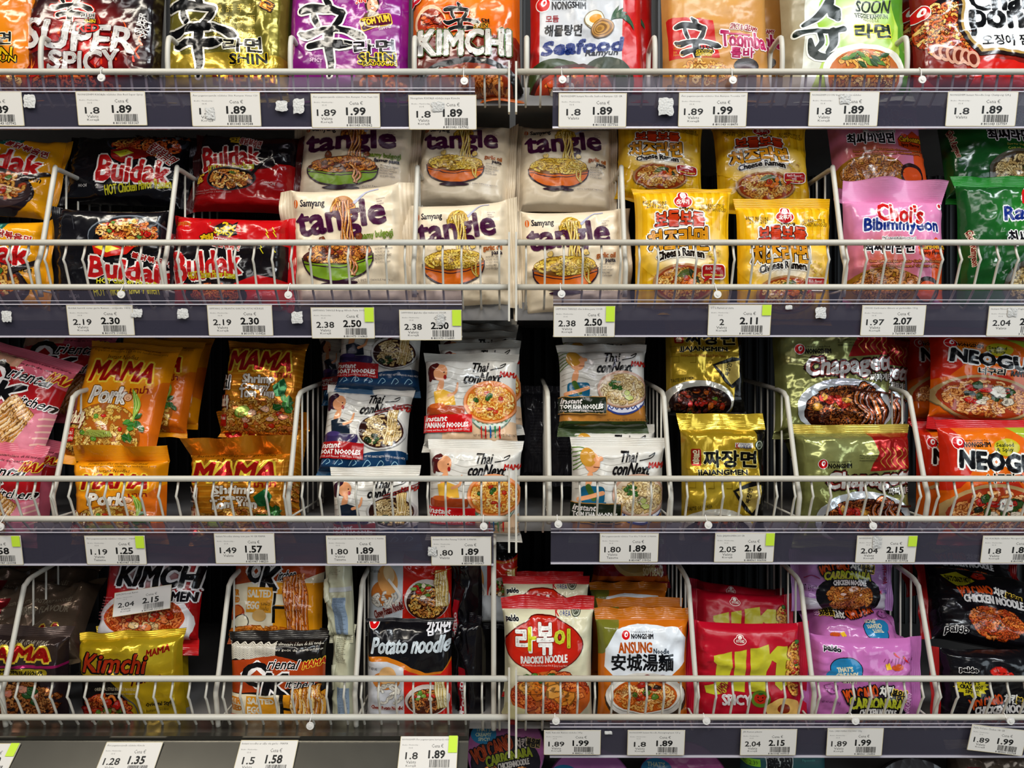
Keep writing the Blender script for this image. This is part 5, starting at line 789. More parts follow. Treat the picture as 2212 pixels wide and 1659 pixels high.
# tiers: rail heights (top, lower) in metres, wire pitch, shelf lip top
ZT = lambda py, Y: ZC + (829.5 - py) * (CAMD + Y) / F
TIERS = [dict(n='topmost', top=None, low=ZT(155, 0), pitch=.0179, lip=(ZT(189, .045), ZT(228, .045)), end=ZT(230, .028)),
         dict(n='second', top=ZT(524, 0), low=ZT(620, .004), pitch=.0228, lip=(ZT(653, .045), ZT(692, .045)), end=ZT(667, .03)),
         dict(n='third', top=ZT(1034, 0), low=ZT(1121, .004), pitch=.0216, lip=(ZT(1130, .045), ZT(1147, .045)), end=ZT(1150, .03)),
         dict(n='fourth', top=ZT(1466, 0), low=ZT(1550, .004), pitch=.0208, lip=(ZT(1560, .045), ZT(1574, .045)), end=ZT(1578, .03))]
XL, XR = -1.0, 1.0
side = (('left', XL, -.0035), ('right', .0050, XR))
for ti, T in enumerate(TIERS):
    z1, z0 = T['lip']; z1 = T['lip'][0]
    for sn, xa, xb in side:
        r = empty('shelf_board', Vector(((xa + xb) / 2, .045, z0)), '%s grey steel shelf board of the %s bay' % ({'topmost': 'topmost', 'second': 'second from top', 'third': 'third from top', 'fourth': 'fourth from top'}[T['n']], sn), 'shelf')
        MB().box((xa, .047, z1 - .003), (xb, .46, z1)).build('board', M['shelf'], r, off=r.location); MB().box((xa, .045, z0), (xb, .047, z1)).build('front_lip', M['shelf'], r, off=r.location)
        # guard basket
        g = empty('wire_guard', Vector(((xa + xb) / 2, 0, T['low'])), 'cream wire guard along the front of the %s shelf, %s bay' % ({'topmost': 'topmost', 'second': 'second', 'third': 'third', 'fourth': 'fourth'}[T['n']], sn), 'shelf guard', 'cream wire guards on the shelf fronts')
        off = g.location
        inner = xb if sn == 'left' else xa; sg = 1 if sn == 'left' else -1
        if T['top']: MB().tube([(xa, 0, T['top']), (xb, 0, T['top'])], .0037, 10).build('top_rail', M['wire'], g, True, off)
        MB().tube([(xa, .0 if not T['top'] else .005, T['low']), (xb, .0 if not T['top'] else .005, T['low'])], .0037, 10).build('lower_rail', M['wire'], g, True, off)
        zt = (T['top'] or T['low']) ; ztop = zt + (.012 if T['top'] else .011); zb = T['end'] - .018
        MB().box((inner - .0012, -.0045, zb), (inner + .0012, .0045, ztop)).build('end_upright', M['wire'], g, off=off)
        ws = []; x = inner - sg * .012
        while XL < x < XR: ws.append(x); x -= sg * T['pitch']
        vis = [x for x in ws if abs(x) < .66]; rest = [x for x in ws if abs(x) >= .66]
        def wire(x, mb):
            if T['top']:
                tp, lo = T['top'], T['low']; pts = [(x, .0048, tp + .001), (x, .0015, tp - .012), (x, -.003, tp - .021), (x, .001, tp - .026), (x, .0105, lo + .004), (x, .013, lo - .004), (x, .028, T['end'] + .004)]
                pts += [(x, .034, T['end']), (x, .042, T['end'] + .004)] if ti < 3 else [(x, .032, T['end']), (x, .044, T['end'] + .006)]
            else: pts = [(x, .0048, T['low'] + .001), (x, .010, T['low'] - .018), (x, .022, T['end'] + .004), (x, .027, T['end'] - .001), (x, .032, T['end'] + .003)]
            mb.tube(pts, .00148, 6)
        for x in vis: mb = MB(); wire(x, mb); mb.build('upright_wire', M['wire'], g, True, off)
        # price strip
    # dividers
DIV = [[(-20, 0), (88, 0), (362, 0), (627, 0), (895, 0), (1138, 0), (1415, 0), (1690, 0), (1960, 0)],
       [(78, 0), (352, 0), (893, 0), (1352, 0), (1828, 0)],
       [(112, 0), (622, 0), (1187, 0), (1450, 0), (1728, 0), (2006, 0)],
       [(2, 0), (190, 2), (465, 0), (766, 0), (1066, 1), (1506, 0), (1760, 0), (2026, 0)]]
OR = ['topmost', 'second', 'third', 'fourth']
NT = ['first', 'second', 'third', 'fourth', 'fifth', 'sixth', 'seventh', 'eighth', 'ninth']
for ti, T in enumerate(TIERS):
    for di, (px, k) in enumerate(DIV[ti]):
        x = (px - 1106) * (CAMD + .01) / F; lo = T['low']; b = T['lip'][0]
        g = empty('wire_divider', Vector((x, .03, b)), 'bent cream wire divider between packets on the %s shelf, %s from the left in view' % (OR[ti], NT[di]), 'shelf divider', 'cream wire dividers on the %s shelf' % OR[ti]); off = g.location
        if ti == 0: pr = [(.012, b + .002), (.010, lo + .02), (.012, lo + .042), (.020, lo + .049), (.048, lo + .048), (.056, lo + .041), (.060, b + .004)]
        else: pr = [(.020, b + .004), (.014, lo + .014), (.012, lo + .028), (.022, lo + .05), (.052, lo + .135), (.060, lo + .148), (.09, lo + .156), (.24, lo + .17)]
        if ti == 1: pr = [(.020, b + .004), (.014, lo + .014), (.012, lo + .028), (.022, lo + .05), (.048, lo + .148), (.054, lo + .156), (.09, lo + .157), (.2, lo + .157)]
        if k == 1: pr = [(.018, b + .002), (.018, lo + .02), (.018, lo + .12), (.019, lo + .20), (.03, lo + .212), (.24, lo + .214)]
        if k == 2: pr = [(y + .055, z) for y, z in pr]
        MB().tube(spline([(x, y, z) for y, z in pr], 4), .0032, 8).build('outer_wire', M['wire'], g, True, off)
        if ti:
            ys = [(.13 if k == 2 else .075) + .028 * j for j in range(5)]
            for y in ys: MB().tube([(x, y, b + .004), (x, y, np.interp(y, [p[0] for p in pr[3:]], [p[1] for p in pr[3:]]))], .0013, 6).build('inner_wire', M['wire'], g, True, off)
            MB().tube([(x, .02, b + .012), (x, .2, b + .012)], .0014, 6).build('base_wire', M['wire'], g, True, off)
# back panel, uprights, surroundings
bk = MB(); bk.box((-1.1, .462, -.1), (1.1, .468, 2.3)); structure(bk.build('wall_back', M['back']), 'wall_back')
for i in range(24):
    x = -1.0 + i * .085
gr = empty('back_grille', Vector((0, .45, .5)), 'dark slotted grille panel behind the shelves', 'back panel'); off = gr.location
m_ = MB()
for i in range(100): m_.box((-1.0 + i * .02, .452, .5), (-1.0 + i * .02 + .004, .456, 2.0))
m_.build('slats', M['post'], gr, off=off)
for nm, x in (('left', .0),): 
    u = MB(); u.box((-.012, .40, -.0), (.018, .45, 2.1)); o = u.build('shelf_upright', M['post'], off=Vector((0, .42, 0))); tag(o, 'dark steel upright post where the two shelf bays meet', 'upright')
f = MB(); f.box((-3, -4, -.02), (3, 1, 0)); structure(f.build('floor', mat('grey_floor_tile', '#8a8478', rough=.35, noise=.2)), 'floor')
# base shelf under the cups
b5 = MB(); b5.box((XL, .03, .700), (XR, .46, .712)); o = b5.build('shelf_board', M['shelf'], off=Vector((0, .03, .70))); tag(o, 'lowest grey shelf board under the noodle cups', 'shelf')
# ---------------------------------------------------------------- price strips and tags
def strip(px0, px1, yf, y0, y1, where, Yt=.004, Yb=.011):
    a, b = P(px0, y0, Yt), P(px1, y0, Yt); zf = ZT(yf, Yt - .001); z0 = ZT(y0, Yt); z1 = ZT(y1, Yb); d = CAMD + Yt
    r = empty('price_strip', Vector(((a.x + b.x) / 2, Yb, z1)), where, 'price strip', 'clear plastic price strips'); off = r.location; t = .0012
    MB().prism([(Yt, z0), (Yt + t, z0), (Yb + t, z1), (Yb, z1)], a.x, b.x).build('tag_channel', M['plastic'], r, off=off)
    MB().prism([(Yt - .001, zf), (Yt - .0002, zf), (Yt, z0 + .0003), (Yt - .001, z0 + .0003)], a.x, b.x).build('upper_flap', M['flap'], r, off=off)
    MB().prism([(Yb - .002, z1 + .001), (Yb + .002, z1 + .001), (Yb + .002, z1 - .0012), (Yb - .002, z1 - .0012)], a.x, b.x).build('bottom_edge', M['clip_clear'], r, off=off)
    MB().prism([(Yt - .0014, z0 + .0008), (Yt, z0 + .0008), (Yt, z0 - .0004), (Yt - .0014, z0 - .0004)], a.x, b.x).build('top_edge', M['clip_clear'], r, off=off)
    MB().prism([(Yt - .0016, z0 + .0048), (Yt - .0008, z0 + .0048), (Yt - .0008, z0 + .0040), (Yt - .0016, z0 + .0040)], a.x, b.x).build('fold_line', M['clip_clear'], r, off=off)
    return r
M['clip_clear'] = mat('clear_plastic_edge', '#b9b4bd', rough=.12)
strip(-420, 1026, 166, 199, 277, 'long clear price strip on the topmost shelf of the left bay'); strip(1194, 2640, 166, 199, 276, 'long clear price strip on the topmost shelf of the right bay')
strip(-420, 998, 628, 658, 727, 'clear price strip under the black and red packets, second shelf left bay'); strip(1195, 2640, 628, 656, 726, 'clear price strip under the yellow cheese packets, second shelf right bay')
strip(-420, 1066, 1129, 1150, 1219, 'clear price strip under the orange packets, third shelf left bay'); strip(1190, 2640, 1129, 1150, 1216, 'clear price strip under the gold packets, third shelf right bay')
strip(1188, 2640, 1551, 1570, 1633, 'clear price strip under the red packets, lowest shelf right bay')
# tilted metal rail of the lowest left bay
r = empty('metal_price_rail', P(400, 1600, -.01), 'tilted brushed metal price rail under the lowest left shelf', 'price rail'); off = r.location
x0, x1 = P(-420, 1600, 0).x, P(1012, 1600, 0).x
MB().prism([(.030, ZT(1555, .030)), (.008, ZT(1582, .008)), (.006, ZT(1584, .006)), (.010, ZT(1584, .010)), (.034, ZT(1556, .034))], x0, x1).build('upper_flange', M['metal'], r, off=off)
MB().prism([(.006, ZT(1583, .006)), (-.002, ZT(1590, -.002)), (.000, ZT(1598, .0)), (.006, ZT(1598, .006))], x0, x1).build('bead', M['metal'], r, off=off)
MB().prism([(.002, ZT(1597, .002)), (-.034, ZT(1680, -.034)), (-.032, ZT(1682, -.032)), (.006, ZT(1597, .006))], x0, x1).build('face_plate', M['metal'], r, off=off)
BC = random.Random(3)
def price_tag(px0, px1, y0, y1, title, lp, rp, code, label, Yt=.002, Yb=.009, green=None, rot=0, land=('Valsts', 'Korejā'), shear=0, steep=False, cover=None):
    W_ = 150; H_ = 75
    A = Art(0, 0, W_, H_, '#d9d3cb', mt='card'); A.rr(0, 0, W_, H_, 3, '#c9b98e'); A.rr(1.2, 1.2, W_ - 1.2, H_ - 1.2, 2.5, '#dcd7d0')
    ln = min(140, 3.0 * len(title)); A.t(title, 5, 5, 5 + ln, 10.5, '#2a2726', b=.25); A.t('Biedru - Membership -', 7, 18, 50, 21.5, '#5a5654'); A.t('5% €', 24, 24, 34, 27, '#5a5654', b=.1)
    A.t(lp, 33 - 5.2 * len(lp), 35, 33 + 5.2 * len(lp), 49, '#1f1d1c', b=.7); A.t('Cena €', 83, 17, 113, 25, '#3a3836', b=.3); A.t(rp, 98 - 5.4 * len(rp), 31, 98 + 5.0 * len(rp), 47, '#141312', b=1.3)
    for i, s in enumerate(land): A.t(s, 33 - 2.1 * len(s), 52 + i * 8, 33 + 2.1 * len(s), 58 + i * 8, '#3a3836', b=.2)
    x = 80
    while x < 131: w_ = BC.choice((.8, 1.3, 1.9)); A.r(x, 50, x + w_, 66, '#1c1b1b'); x += w_ + BC.choice((.8, 1.2, 1.8))
    A.t(code, 76, 67, 132, 72, '#2a2827', b=.2)
    tl, bl = P(px0, y0, Yt), P(px0, y1, Yb); tr = P(px1, y0, Yt); Wm = tr.x - tl.x; up = tl - bl; up.x = 0; Hm = up.length
    root = empty('price_tag', Vector(((tl.x + tr.x) / 2, Yb, bl.z)), label, 'price tag', 'white price tags on the shelf edges'); root.rotation_euler = (math.atan2(-up.y, up.z), 0, 0)
    root.rotation_mode = 'QUATERNION'; root.rotation_quaternion = (Euler((math.atan2(-up.y, up.z), 0, 0)).to_matrix() @ Matrix.Rotation(R(-rot), 3, 'Y')).to_quaternion()
    def m(D, off, zz): return np.stack([(D[:, 0] / NU - .5) * Wm, np.full(len(D), -off) - zz, (1 - D[:, 1] / NV) * Hm], 1)
    # flat tag: no grid cutting needed
    Vv, Tt, Cc, n = [], [], [], 0
    for D, T, g in A.c: Vv.append(m(D, .0005, D[:, 5] * .00001)); Cc.append(D[:, 2:5]); Tt.append(T + n); n += len(D)
    bx = np.array([(-Wm / 2, -.0004, 0), (Wm / 2, -.0004, 0), (Wm / 2, -.0004, Hm), (-Wm / 2, -.0004, Hm), (-Wm / 2, .0002, 0), (Wm / 2, .0002, 0), (Wm / 2, .0002, Hm), (-Wm / 2, .0002, Hm)])
    bt = np.array([(0, 1, 2), (0, 2, 3), (4, 6, 5), (4, 7, 6), (0, 5, 1), (0, 4, 5), (1, 6, 2), (1, 5, 6), (2, 7, 3), (2, 6, 7), (3, 4, 0), (3, 7, 4)])
    Vv.append(bx); Tt.append(bt + n); Cc.append(np.tile(lin('#d9d3cb'), (8, 1)))
    V = np.concatenate(Vv); T = np.concatenate(Tt); nr = np.cross(V[T[:, 1]] - V[T[:, 0]], V[T[:, 2]] - V[T[:, 0]]); bad = (nr[:, 1] > 0) & (np.arange(len(T)) < len(T) - 12); T[bad] = T[bad][:, ::-1]
    fast('printed_card', V, T, M['card'], col=np.concatenate(Cc), parent=root, smooth=False)
    if green:
        w_, h_ = green; MB().box((Wm / 2 - Wm * w_, -.0016, Hm * (1 - h_)), (Wm / 2 - .0006, -.0012, Hm * .995)).build('lime_sticker', M['lime'], root)
    if cover: scrap_mesh(root, (cover[0] - .5) * Wm, -.0014, cover[1] * Hm, cover[2] * Wm, cover[3] * Hm)
    return root
def scrap_mesh(parent, x, y, z, w_, h_, seed=5, name='torn_remnant'):
    rg = random.Random(int(abs(x * 9999)) + seed); n = 22; pts = []
    for i in range(n): a = 2 * math.pi * i / n; q = 1 / max(abs(math.cos(a)), abs(math.sin(a))) * rg.uniform(.82, 1.03); pts.append((x + w_ / 2 * q * math.cos(a), z + h_ / 2 * q * math.sin(a)))
    v = [(x, y - .0003, z)] + [(a, y, b) for a, b in pts] + [(x + (a - x) * .6, y - .0005 * rg.random(), z + (b - z) * .6) for a, b in pts]
    f = [(0, 1 + n + i, 1 + n + (i + 1) % n) for i in range(n)] + [(1 + n + i, 1 + i, 1 + (i + 1) % n, 1 + n + (i + 1) % n) for i in range(n)]
    me = bpy.data.meshes.new(name); me.from_pydata(v, [], f); me.materials.append(M['scrap']); o = bpy.data.objects.new(name, me); C.objects.link(o)
    if parent: o.parent = parent
    return o
G = (.15, .46)
def tg(a, b, y0, y1, title, lp, rp, code, where, **k): return price_tag(a, b, y0, y1, title, lp, rp, code, where, **k)
tg(-103, 46, 198, 272, 'NONGSHIM Kiličējā nūdeļu zupa', '1.8', '1.89', '8 801043 157742', 'white price tag cut off by the left edge, topmost strip')
tg(163, 313, 197, 271, 'NONGSHIM Kiličējās nūdeles Shin Red Super Spicy', '1.8', '1.89', '8 801043 053167', 'price tag reading 1.8 and 1.89 under the black super spicy packet')
tg(411, 561, 199, 273, 'Ātri pagatavojamās nūdeles Shin Ramyun Vistas 120', '1.8', '1.89', '8 801043 069588', 'price tag with rubbed left price under the olive gold packet', cover=(.27, .38, .14, .36))
tg(671, 820, 202, 276, 'Ātri pagatavojamās nūdeles Shin Ramyun Tom Yum 123', '1.89', '1.99', '8 801043 070362', 'price tag reading 1.89 and 1.99 under the purple packet')
tg(882, 1029, 205, 280, 'Nongshim Kiličējā nūdeļu zupa Kimchi', '1.8', '1.89', '8 801043 157742', 'price tag with white peeled patch under the orange kimchi packet', cover=(.43, .66, .2, .3))
tg(1207, 1354, 201, 275, 'NONGSHIM Instant Noodle Seafood Ramyun 125 GR', '1.8', '1.89', '8 801043 157766', 'price tag under the silver and red seafood packet, topmost strip', land=('Valsts',))
tg(1467, 1615, 200, 274, 'Ātri pagatavojamās nūdeles Shin Ramyun Toomba 137', '1.89', '1.99', '8 801043 018470', 'price tag reading 1.99 under the tan packet with pink lettering')
tg(1750, 1900, 198, 273, 'NONGSHIM SOON Veggie Ramyun nūdeles', '1.8', '1.89', '8 801043 022705', 'price tag under the white and green veggie packet', cover=(.50, .78, .16, .28))
tg(2048, 2200, 198, 273, 'NONGSHIM Instant Noodle Soup Champong 124 g', '1.8', '1.89', '8 801043 157759', 'price tag under the red packet with white octagon panel', land=('Valsts',))
k2 = dict(Yt=.002, Yb=.009)
tg(143, 286, 659, 724, 'Buldak karstā vistas garša Ramen - oriģināls 140G', '2.19', '2.30', '8 801073 110502', 'price tag reading 2.30 under the black packets, second strip')
tg(447, 587, 659, 725, 'SAMYANG 2X PIKANTAS KARSTAS VISTAS NŪDELES', '2.19', '2.30', '8 801073 110426', 'price tag reading 2.30 under the bright red packet, second strip')
tg(671, 808, 664, 731, 'SAMYANG TANGLE Bulgogi Alfredo Pasta 100GR', '2.38', '2.50', '8 801073 116863', 'price tag with lime sticker under the packet with the green bowl', green=G)
tg(862, 997, 669, 735, 'SAMYANG ķiploku eļļas makaroni 100GR', '2.38', '2.50', '8 801073 116849', 'price tag with lime sticker and torn patch at the end of the left second strip', green=(.15, .52), cover=(.66, .68, .14, .4))
tg(1196, 1329, 661, 728, 'SAMYANG TANGLE olīvu krēma pasta 100GR', '2.38', '2.50', '8 801073 116832', 'price tag with lime sticker at the start of the right second strip', green=(.15, .5))
tg(1531, 1667, 658, 725, 'OTG Ramen ar sieru', '2', '2.11', '8 801045 524672', 'price tag reading 2.11 with lime sticker under the yellow cheese packets', green=(.15, .34))
tg(1863, 2001, 659, 725, 'CHOIS Carbonara rāmens ar garšvielām 131g.', '1.97', '2.07', '3 760344 380547', 'price tag reading 2.07 under the pink packet')
tg(2137, 2275, 661, 726, 'Instant Noodles with Vegetables', '2.04', '2.15', '3 760344 380530', 'price tag reading 2.04 at the right edge, second strip', land=('Valsts',), cover=(.36, .8, .16, .3))
tg(-90, 44, 1157, 1220, 'nūdeles Carbonara 85 G', '1.5', '1.58', '8 850987 150098', 'price tag with lime sticker cut off at the left edge, third strip', green=(.14, .36))
tg(182, 312, 1157, 1219, 'Ātri pagatavojamās nūdeles cūkgaļas - MAMA', '1.19', '1.25', '8 850987 131760', 'price tag reading 1.25 with lime sticker under the pork packet', green=(.15, .42), land=('Valsts', 'Taizeme'))
tg(462, 592, 1152, 1217, 'Instant Noodles shrimp tom yum 90 GR MAMA', '1.49', '1.57', '8 850987 148250', 'price tag reading 1.57 under the shrimp packets', land=('Valsts',))
tg(704, 833, 1157, 1218, 'Ātri pagatavojamās nūdeles Thai Boat TCN 93 G MAMA', '1.80', '1.89', '8 851876 001798', 'price tag reading 1.80 under the boat noodle packets', land=('Valsts', 'Taizeme'))
tg(931, 1061, 1159, 1221, 'Instant Noodles Panang TCN 85 G MAMA', '1.80', '1.89', '8 850987 193067', 'price tag with a white scrap over its left edge, under panang packets', land=('Valsts',), cover=(.02, .5, .16, .35))
tg(1296, 1423, 1152, 1214, 'Ātri pagatavojamās nūdeles Tom Kha TCN 85 G MAMA.', '1.80', '1.89', '8 850987 193026', 'price tag reading 1.80 under the tom kha packets, right bay', land=('Valsts', 'Taizeme'))
tg(1545, 1674, 1151, 1214, 'Paldo JJAJANGMEN 200 GR', '2.05', '2.16', '8 484361 006906', 'price tag reading 2.16 with lime sticker under the gold packets', green=(.15, .42))
tg(1852, 1982, 1157, 1215, 'NONGSHIM Chapagetti', '2.04', '2.15', '8 801043 157728', 'price tag with torn patch and lime sticker under the olive packets', green=(.15, .38), cover=(.33, .78, .16, .5))
tg(2124, 2255, 1157, 1216, 'NS Kiličējās nūdeles Neoguri jūras velšu', '1.8', '1.89', '8 801043 157735', 'price tag at the right edge under the orange seafood packets')
k4 = dict(Yt=-.0005, Yb=-.036)
tg(-75, 45, 1606, 1680, 'Instant noodles', '1.2', '1.30', '8 850987 100000', 'price tag with lime sticker on the metal rail at the left edge', Yt=-.004, Yb=-.035, green=(.16, .4))
tg(231, 353, 1603, 1680, 'Ātri pagatavojamās nūdeles Kimchi', '1.28', '1.35', '8 850987 123451', 'price tag reading 1.35 on the metal rail', Yt=-.003, Yb=-.035)
tg(521, 645, 1599, 1680, 'Instant noodles ar sāļu olu garšu - MAMA', '1.5', '1.58', '8 850987 123468', 'price tag reading 1.58 on the metal rail', Yt=-.002, Yb=-.035)
tg(866, 990, 1590, 1668, 'NONGSHIM Ātri pagatavojama kartupeļu nūdeļu', '1.8', '1.89', '8 801043 157750', 'price tag with long lime sticker at the right end of the metal rail', Yt=-.001, Yb=-.033, green=(.16, .48))
tg(1175, 1298, 1577, 1630, 'Paldo Rabokki Ramen nūdeles 145g', '1.89', '1.99', '8 484361 010542', 'price tag under the cream packet with the red oval', Yt=.001, Yb=.007)
tg(1356, 1480, 1577, 1631, 'NONGSHIM Instant Noodle Ansungtangmyun 125 g', '1.8', '1.89', '8 801043 157735', 'price tag reading 1.8 under the orange and white noodle packet, lowest strip', Yt=.001, Yb=.007)
tg(1601, 1722, 1575, 1631, 'JIN Ramen pikants', '2.04', '2.15', '8 801045 009913', 'price tag reading 2.15 under the crimson packet with lime lettering', Yt=.001, Yb=.007)
tg(1788, 1909, 1573, 1632, 'Paldo CARBONARA VOLCANO 130g.', '1.89', '1.99', '8 484361 106856', 'price tag reading 1.99 under the pink carbonara packet', Yt=.001, Yb=.007)
tg(2092, 2214, 1571, 1626, 'Paldo Volcano Chicken 140 GR', '1.89', '1.99', '8 484361 012768', 'tilted price tag poking above the lowest strip at the right', Yt=-.002, Yb=.003, rot=-7)
# peeled sticker remnants
for i, (a, b, c_, d_, wh) in enumerate(((50, 203, 77, 233, 'left end of the topmost strip'), (594, 216, 622, 241, 'topmost strip between two tags, the left one of a pair'), (632, 212, 658, 246, 'topmost strip just left of the purple packet tag'), (1420, 210, 1456, 250, 'topmost strip beside the tan packet tag, scratched'), (2, 670, 26, 696, 'left end of the second strip'), (281, 667, 308, 686, 'second strip right of the black packet tag'), (381, 666, 408, 689, 'second strip, centre of the gap before the red packet tag'), (629, 672, 655, 700, 'second strip left of the green bowl tag'), (1696, 659, 1712, 669, 'second strip of the right bay, tiny triangle'), (1761, 662, 1785, 688, 'second strip of the right bay, square'), (1305, 1579, 1323, 1587, 'lowest strip in the right bay'))):
    c = P((a + c_) / 2, (b + d_) / 2, .0035); o = scrap_mesh(None, 0, 0, 0, (c_ - a) * .56e-3, (d_ - b) * .56e-3, seed=i * 7, name='sticker_remnant'); o.location = c; tag(o, 'torn white sticker remnant, ' + wh, 'sticker')
# round clips hanging from the rails
for px, py, ti in ((219, 168, 0), (1003, 175, 0), (1215, 172, 0), (1583, 173, 0), (1992, 172, 0), (262, 636, 1), (623, 637, 1), (1213, 635, 1), (1550, 636, 1), (1045, 1137, 2), (1206, 1132, 2), (1530, 1134, 2), (1886, 1136, 2), (1, 1138, 2), (670, 1568, 3), (1201, 1557, 3), (1526, 1557, 3), (1848, 1557, 3), (2183, 1557, 3)):
    c = P(px, py, -.006); rz = TIERS[ti]['low']; yr = 0 if ti == 0 else .005
    o = empty('hanging_ring_clip', c, None, None, None); off = c
    n = len([1 for q in bpy.data.objects if q.name.startswith('hanging_ring_clip')])
    tag(o, 'round milky clip on the %s rail, %s' % (('topmost', 'second', 'third', 'lowest')[ti], {219: 'under the super spicy packet', 1003: 'near the right end of the left bay', 1215: 'under the seafood packet', 1583: 'under the tan packet', 1992: 'near the octagon packet', 262: 'below the black packet', 623: 'beside the green bowl packet', 1213: 'below the orange bowl packet', 1550: 'below the yellow packets', 1045: 'below the panang packets', 1206: 'below the tom kha packet', 1530: 'below the gold packet', 1886: 'below the olive packet', 1: 'at the left edge', 670: 'below the salted egg packets', 1201: 'below the red oval packet', 1526: 'below the crimson packet', 1848: 'below the pink packet', 2183: 'below the black chicken packet'}[px]), 'clip', 'round plastic clips hanging from the rails')
    dk = MB().tube([(c.x, -.0068, c.z), (c.x, -.0052, c.z)], .0046, 20).build('disc', M['clip'], o, False, off); MB().tube([(c.x, -.0075, c.z), (c.x, -.0068, c.z)], .0019, 12).build('stud', M['clip'], dk, False, off)
    MB().tube(spline([(c.x - .0008, -.006, c.z + .004), (c.x - .001, yr - .0052, rz), (c.x - .0008, yr, rz + .0046), (c.x, yr + .005, rz), (c.x + .001, yr - .001, rz - .0046)], 4), .0006, 6).build('loop', M['clip'], o, True, off)
# ---------------------------------------------------------------- the packets, shelf by shelf
def pk(nm, Y, label, box=None, **k): A = DS[nm]; return pack(A, *(box or A.f), Y, label, **k)
# topmost shelf
pk('spicy_orange', .055, 'orange noodle packet cut off by the left edge of the topmost shelf', tilt=8, T=.04, seed=11)
pk('super_spicy', .058, 'black and red noodle packet with big white SUPER SPICY lettering', tilt=8, T=.04, seed=12)
pk('gold_chicken', .060, 'olive gold foil noodle packet with large black brush character', tilt=8, T=.04, seed=13, amp=1.2)
pk('purple', .060, 'purple tom yum noodle packet with black brush character', tilt=8, T=.04, seed=14)
pk('kimchi_orange', .062, 'orange noodle packet with big white KIMCHI lettering', tilt=8, T=.04, seed=15)
pk('seafood', .062, 'silver and red seafood ramyun packet with a clam picture', tilt=8, T=.04, seed=16)
pk('tan_pink', .062, 'tan spicy and creamy noodle packet with pink lettering', tilt=8, T=.04, seed=17)
pk('white_green', .062, 'white and green veggie ramyun packet with dark brush character', tilt=8, T=.04, seed=18)
pk('champong', .064, 'red noodle packet with white octagon panel at right end of topmost shelf', tilt=8, T=.04, seed=19)
# a second row behind
for i, (nm, x0, x1, lb) in enumerate((('gold_chicken', 372, 640, 'olive gold packet half hidden behind the one with the brush character'), ('seafood', 1170, 1420, 'red sided packet hidden behind the seafood packet'), ('tan_pink', 1452, 1712, 'tan packet hidden behind the tan one with pink lettering'), ('white_green', 1672, 1950, 'white packet half hidden behind the veggie packet'), ('champong', 1955, 2250, 'red packet half hidden behind the octagon packet'))):
    pk(nm, .115, lb, (x0, -100, x1, 190), tilt=8, T=.035, seed=30 + i, show=(0.25, 0.9))
# second shelf, packets standing against the guard
S2 = .048
g = 'yellow cheese chicken noodle packets'
pk('cheese_buldak', S2, 'lower yellow chicken noodle packet at left edge of the second shelf', (-150, 470, 82, 668), seed=40, group=g, T=.036)
pk('cheese_buldak', .115, 'upper yellow chicken noodle packet at left edge of the second shelf', (-135, 285, 108, 470), seed=41, tilt=18, rot=-4, group=g)
g = 'black chicken noodle packets'
pk('black_buldak', S2, 'black noodle packet standing against the guard, lower of the two black ones', (112, 444, 352, 668), seed=42, group=g, amp=1.0, rot=-1)
pk('black_buldak_back', .120, 'black noodle packet leaning above the lower black one', (138, 286, 390, 446), seed=43, tilt=16, rot=-2, group=g)
pk('black_buldak_back', .165, 'black noodle packet farthest back on the second shelf', (180, 284, 420, 446), seed=44, show=(0, 0.9), tilt=14, group=g)
g = 'red two times spicy noodle packets'
pk('red_2x', S2, 'bright red 2x spicy noodle packet standing against the guard', (364, 462, 612, 668), seed=45, group=g, rot=-2, sl=(.02, .012))
pk('red_2x_back', .112, 'dim red and black 2x spicy packet leaning above the bright red one', (418, 282, 628, 462), seed=46, tilt=16, rot=-2, group=g)
g = 'cream pasta packets with purple lettering'
pk('tangle_green', .050, 'cream packet with green bowl standing in front, sharp lettering', (630, 395, 866, 668), seed=47, group=g, rot=4, sl=(.018, .022), flop=(.5, .8), amp=1.2)
pk('tangle_green_back', .118, 'cream packet with green bowl in shade behind the front green bowl one', (642, 250, 880, 462), seed=48, tilt=14, rot=-2, group=g, sl=(.014, .014))
pk('tangle_orange', .050, 'cream packet with orange bowl in front at right end of left bay', (893, 430, 1098, 668), seed=49, group=g, rot=3, sl=(.016, .014), amp=1.2)
pk('tangle_orange', .118, 'shaded cream packet with orange bowl, right end of left bay', (905, 254, 1096, 452), seed=50, tilt=14, rot=-3, group=g, sl=(.018, .012))
pk('tangle_orange', .050, 'cream packet with orange bowl at the start of the right bay, in front', (1130, 446, 1345, 680), seed=51, group=g, rot=2, sl=(.014, .016), flop=(.4, .9), amp=1.2)
pk('tangle_orange', .118, 'shaded cream packet with orange bowl at the start of the right bay', (1124, 260, 1322, 462), seed=52, tilt=14, rot=-2, group=g)
pk('tangle_orange', .170, 'cream packet upside down behind, its seal under the shaded orange bowl', (1138, 430, 1330, 610), seed=53, show=(0.4, 1), tilt=52, rot=180, group=g)
g = 'yellow cheese ramen packets'
pk('cheese_ramen', .050, 'yellow cheese ramen packet in front, left of the lower two', (1372, 408, 1588, 668), seed=54, group=g, sl=(.005, .006))
pk('cheese_ramen', .050, 'yellow cheese ramen packet in front, right of the lower two', (1596, 442, 1806, 690), seed=55, group=g, sl=(.012, .006))
pk('cheese_ramen', .112, 'shaded yellow cheese ramen packet, left of the upper two', (1334, 256, 1526, 428), seed=56, tilt=12, rot=-3, group=g, sl=(.006, .006))
pk('cheese_ramen', .112, 'shaded yellow cheese ramen packet, right of the upper two', (1550, 266, 1758, 452), seed=57, tilt=12, group=g, sl=(.006, .006))
g = 'pink spicy carbonara packets'
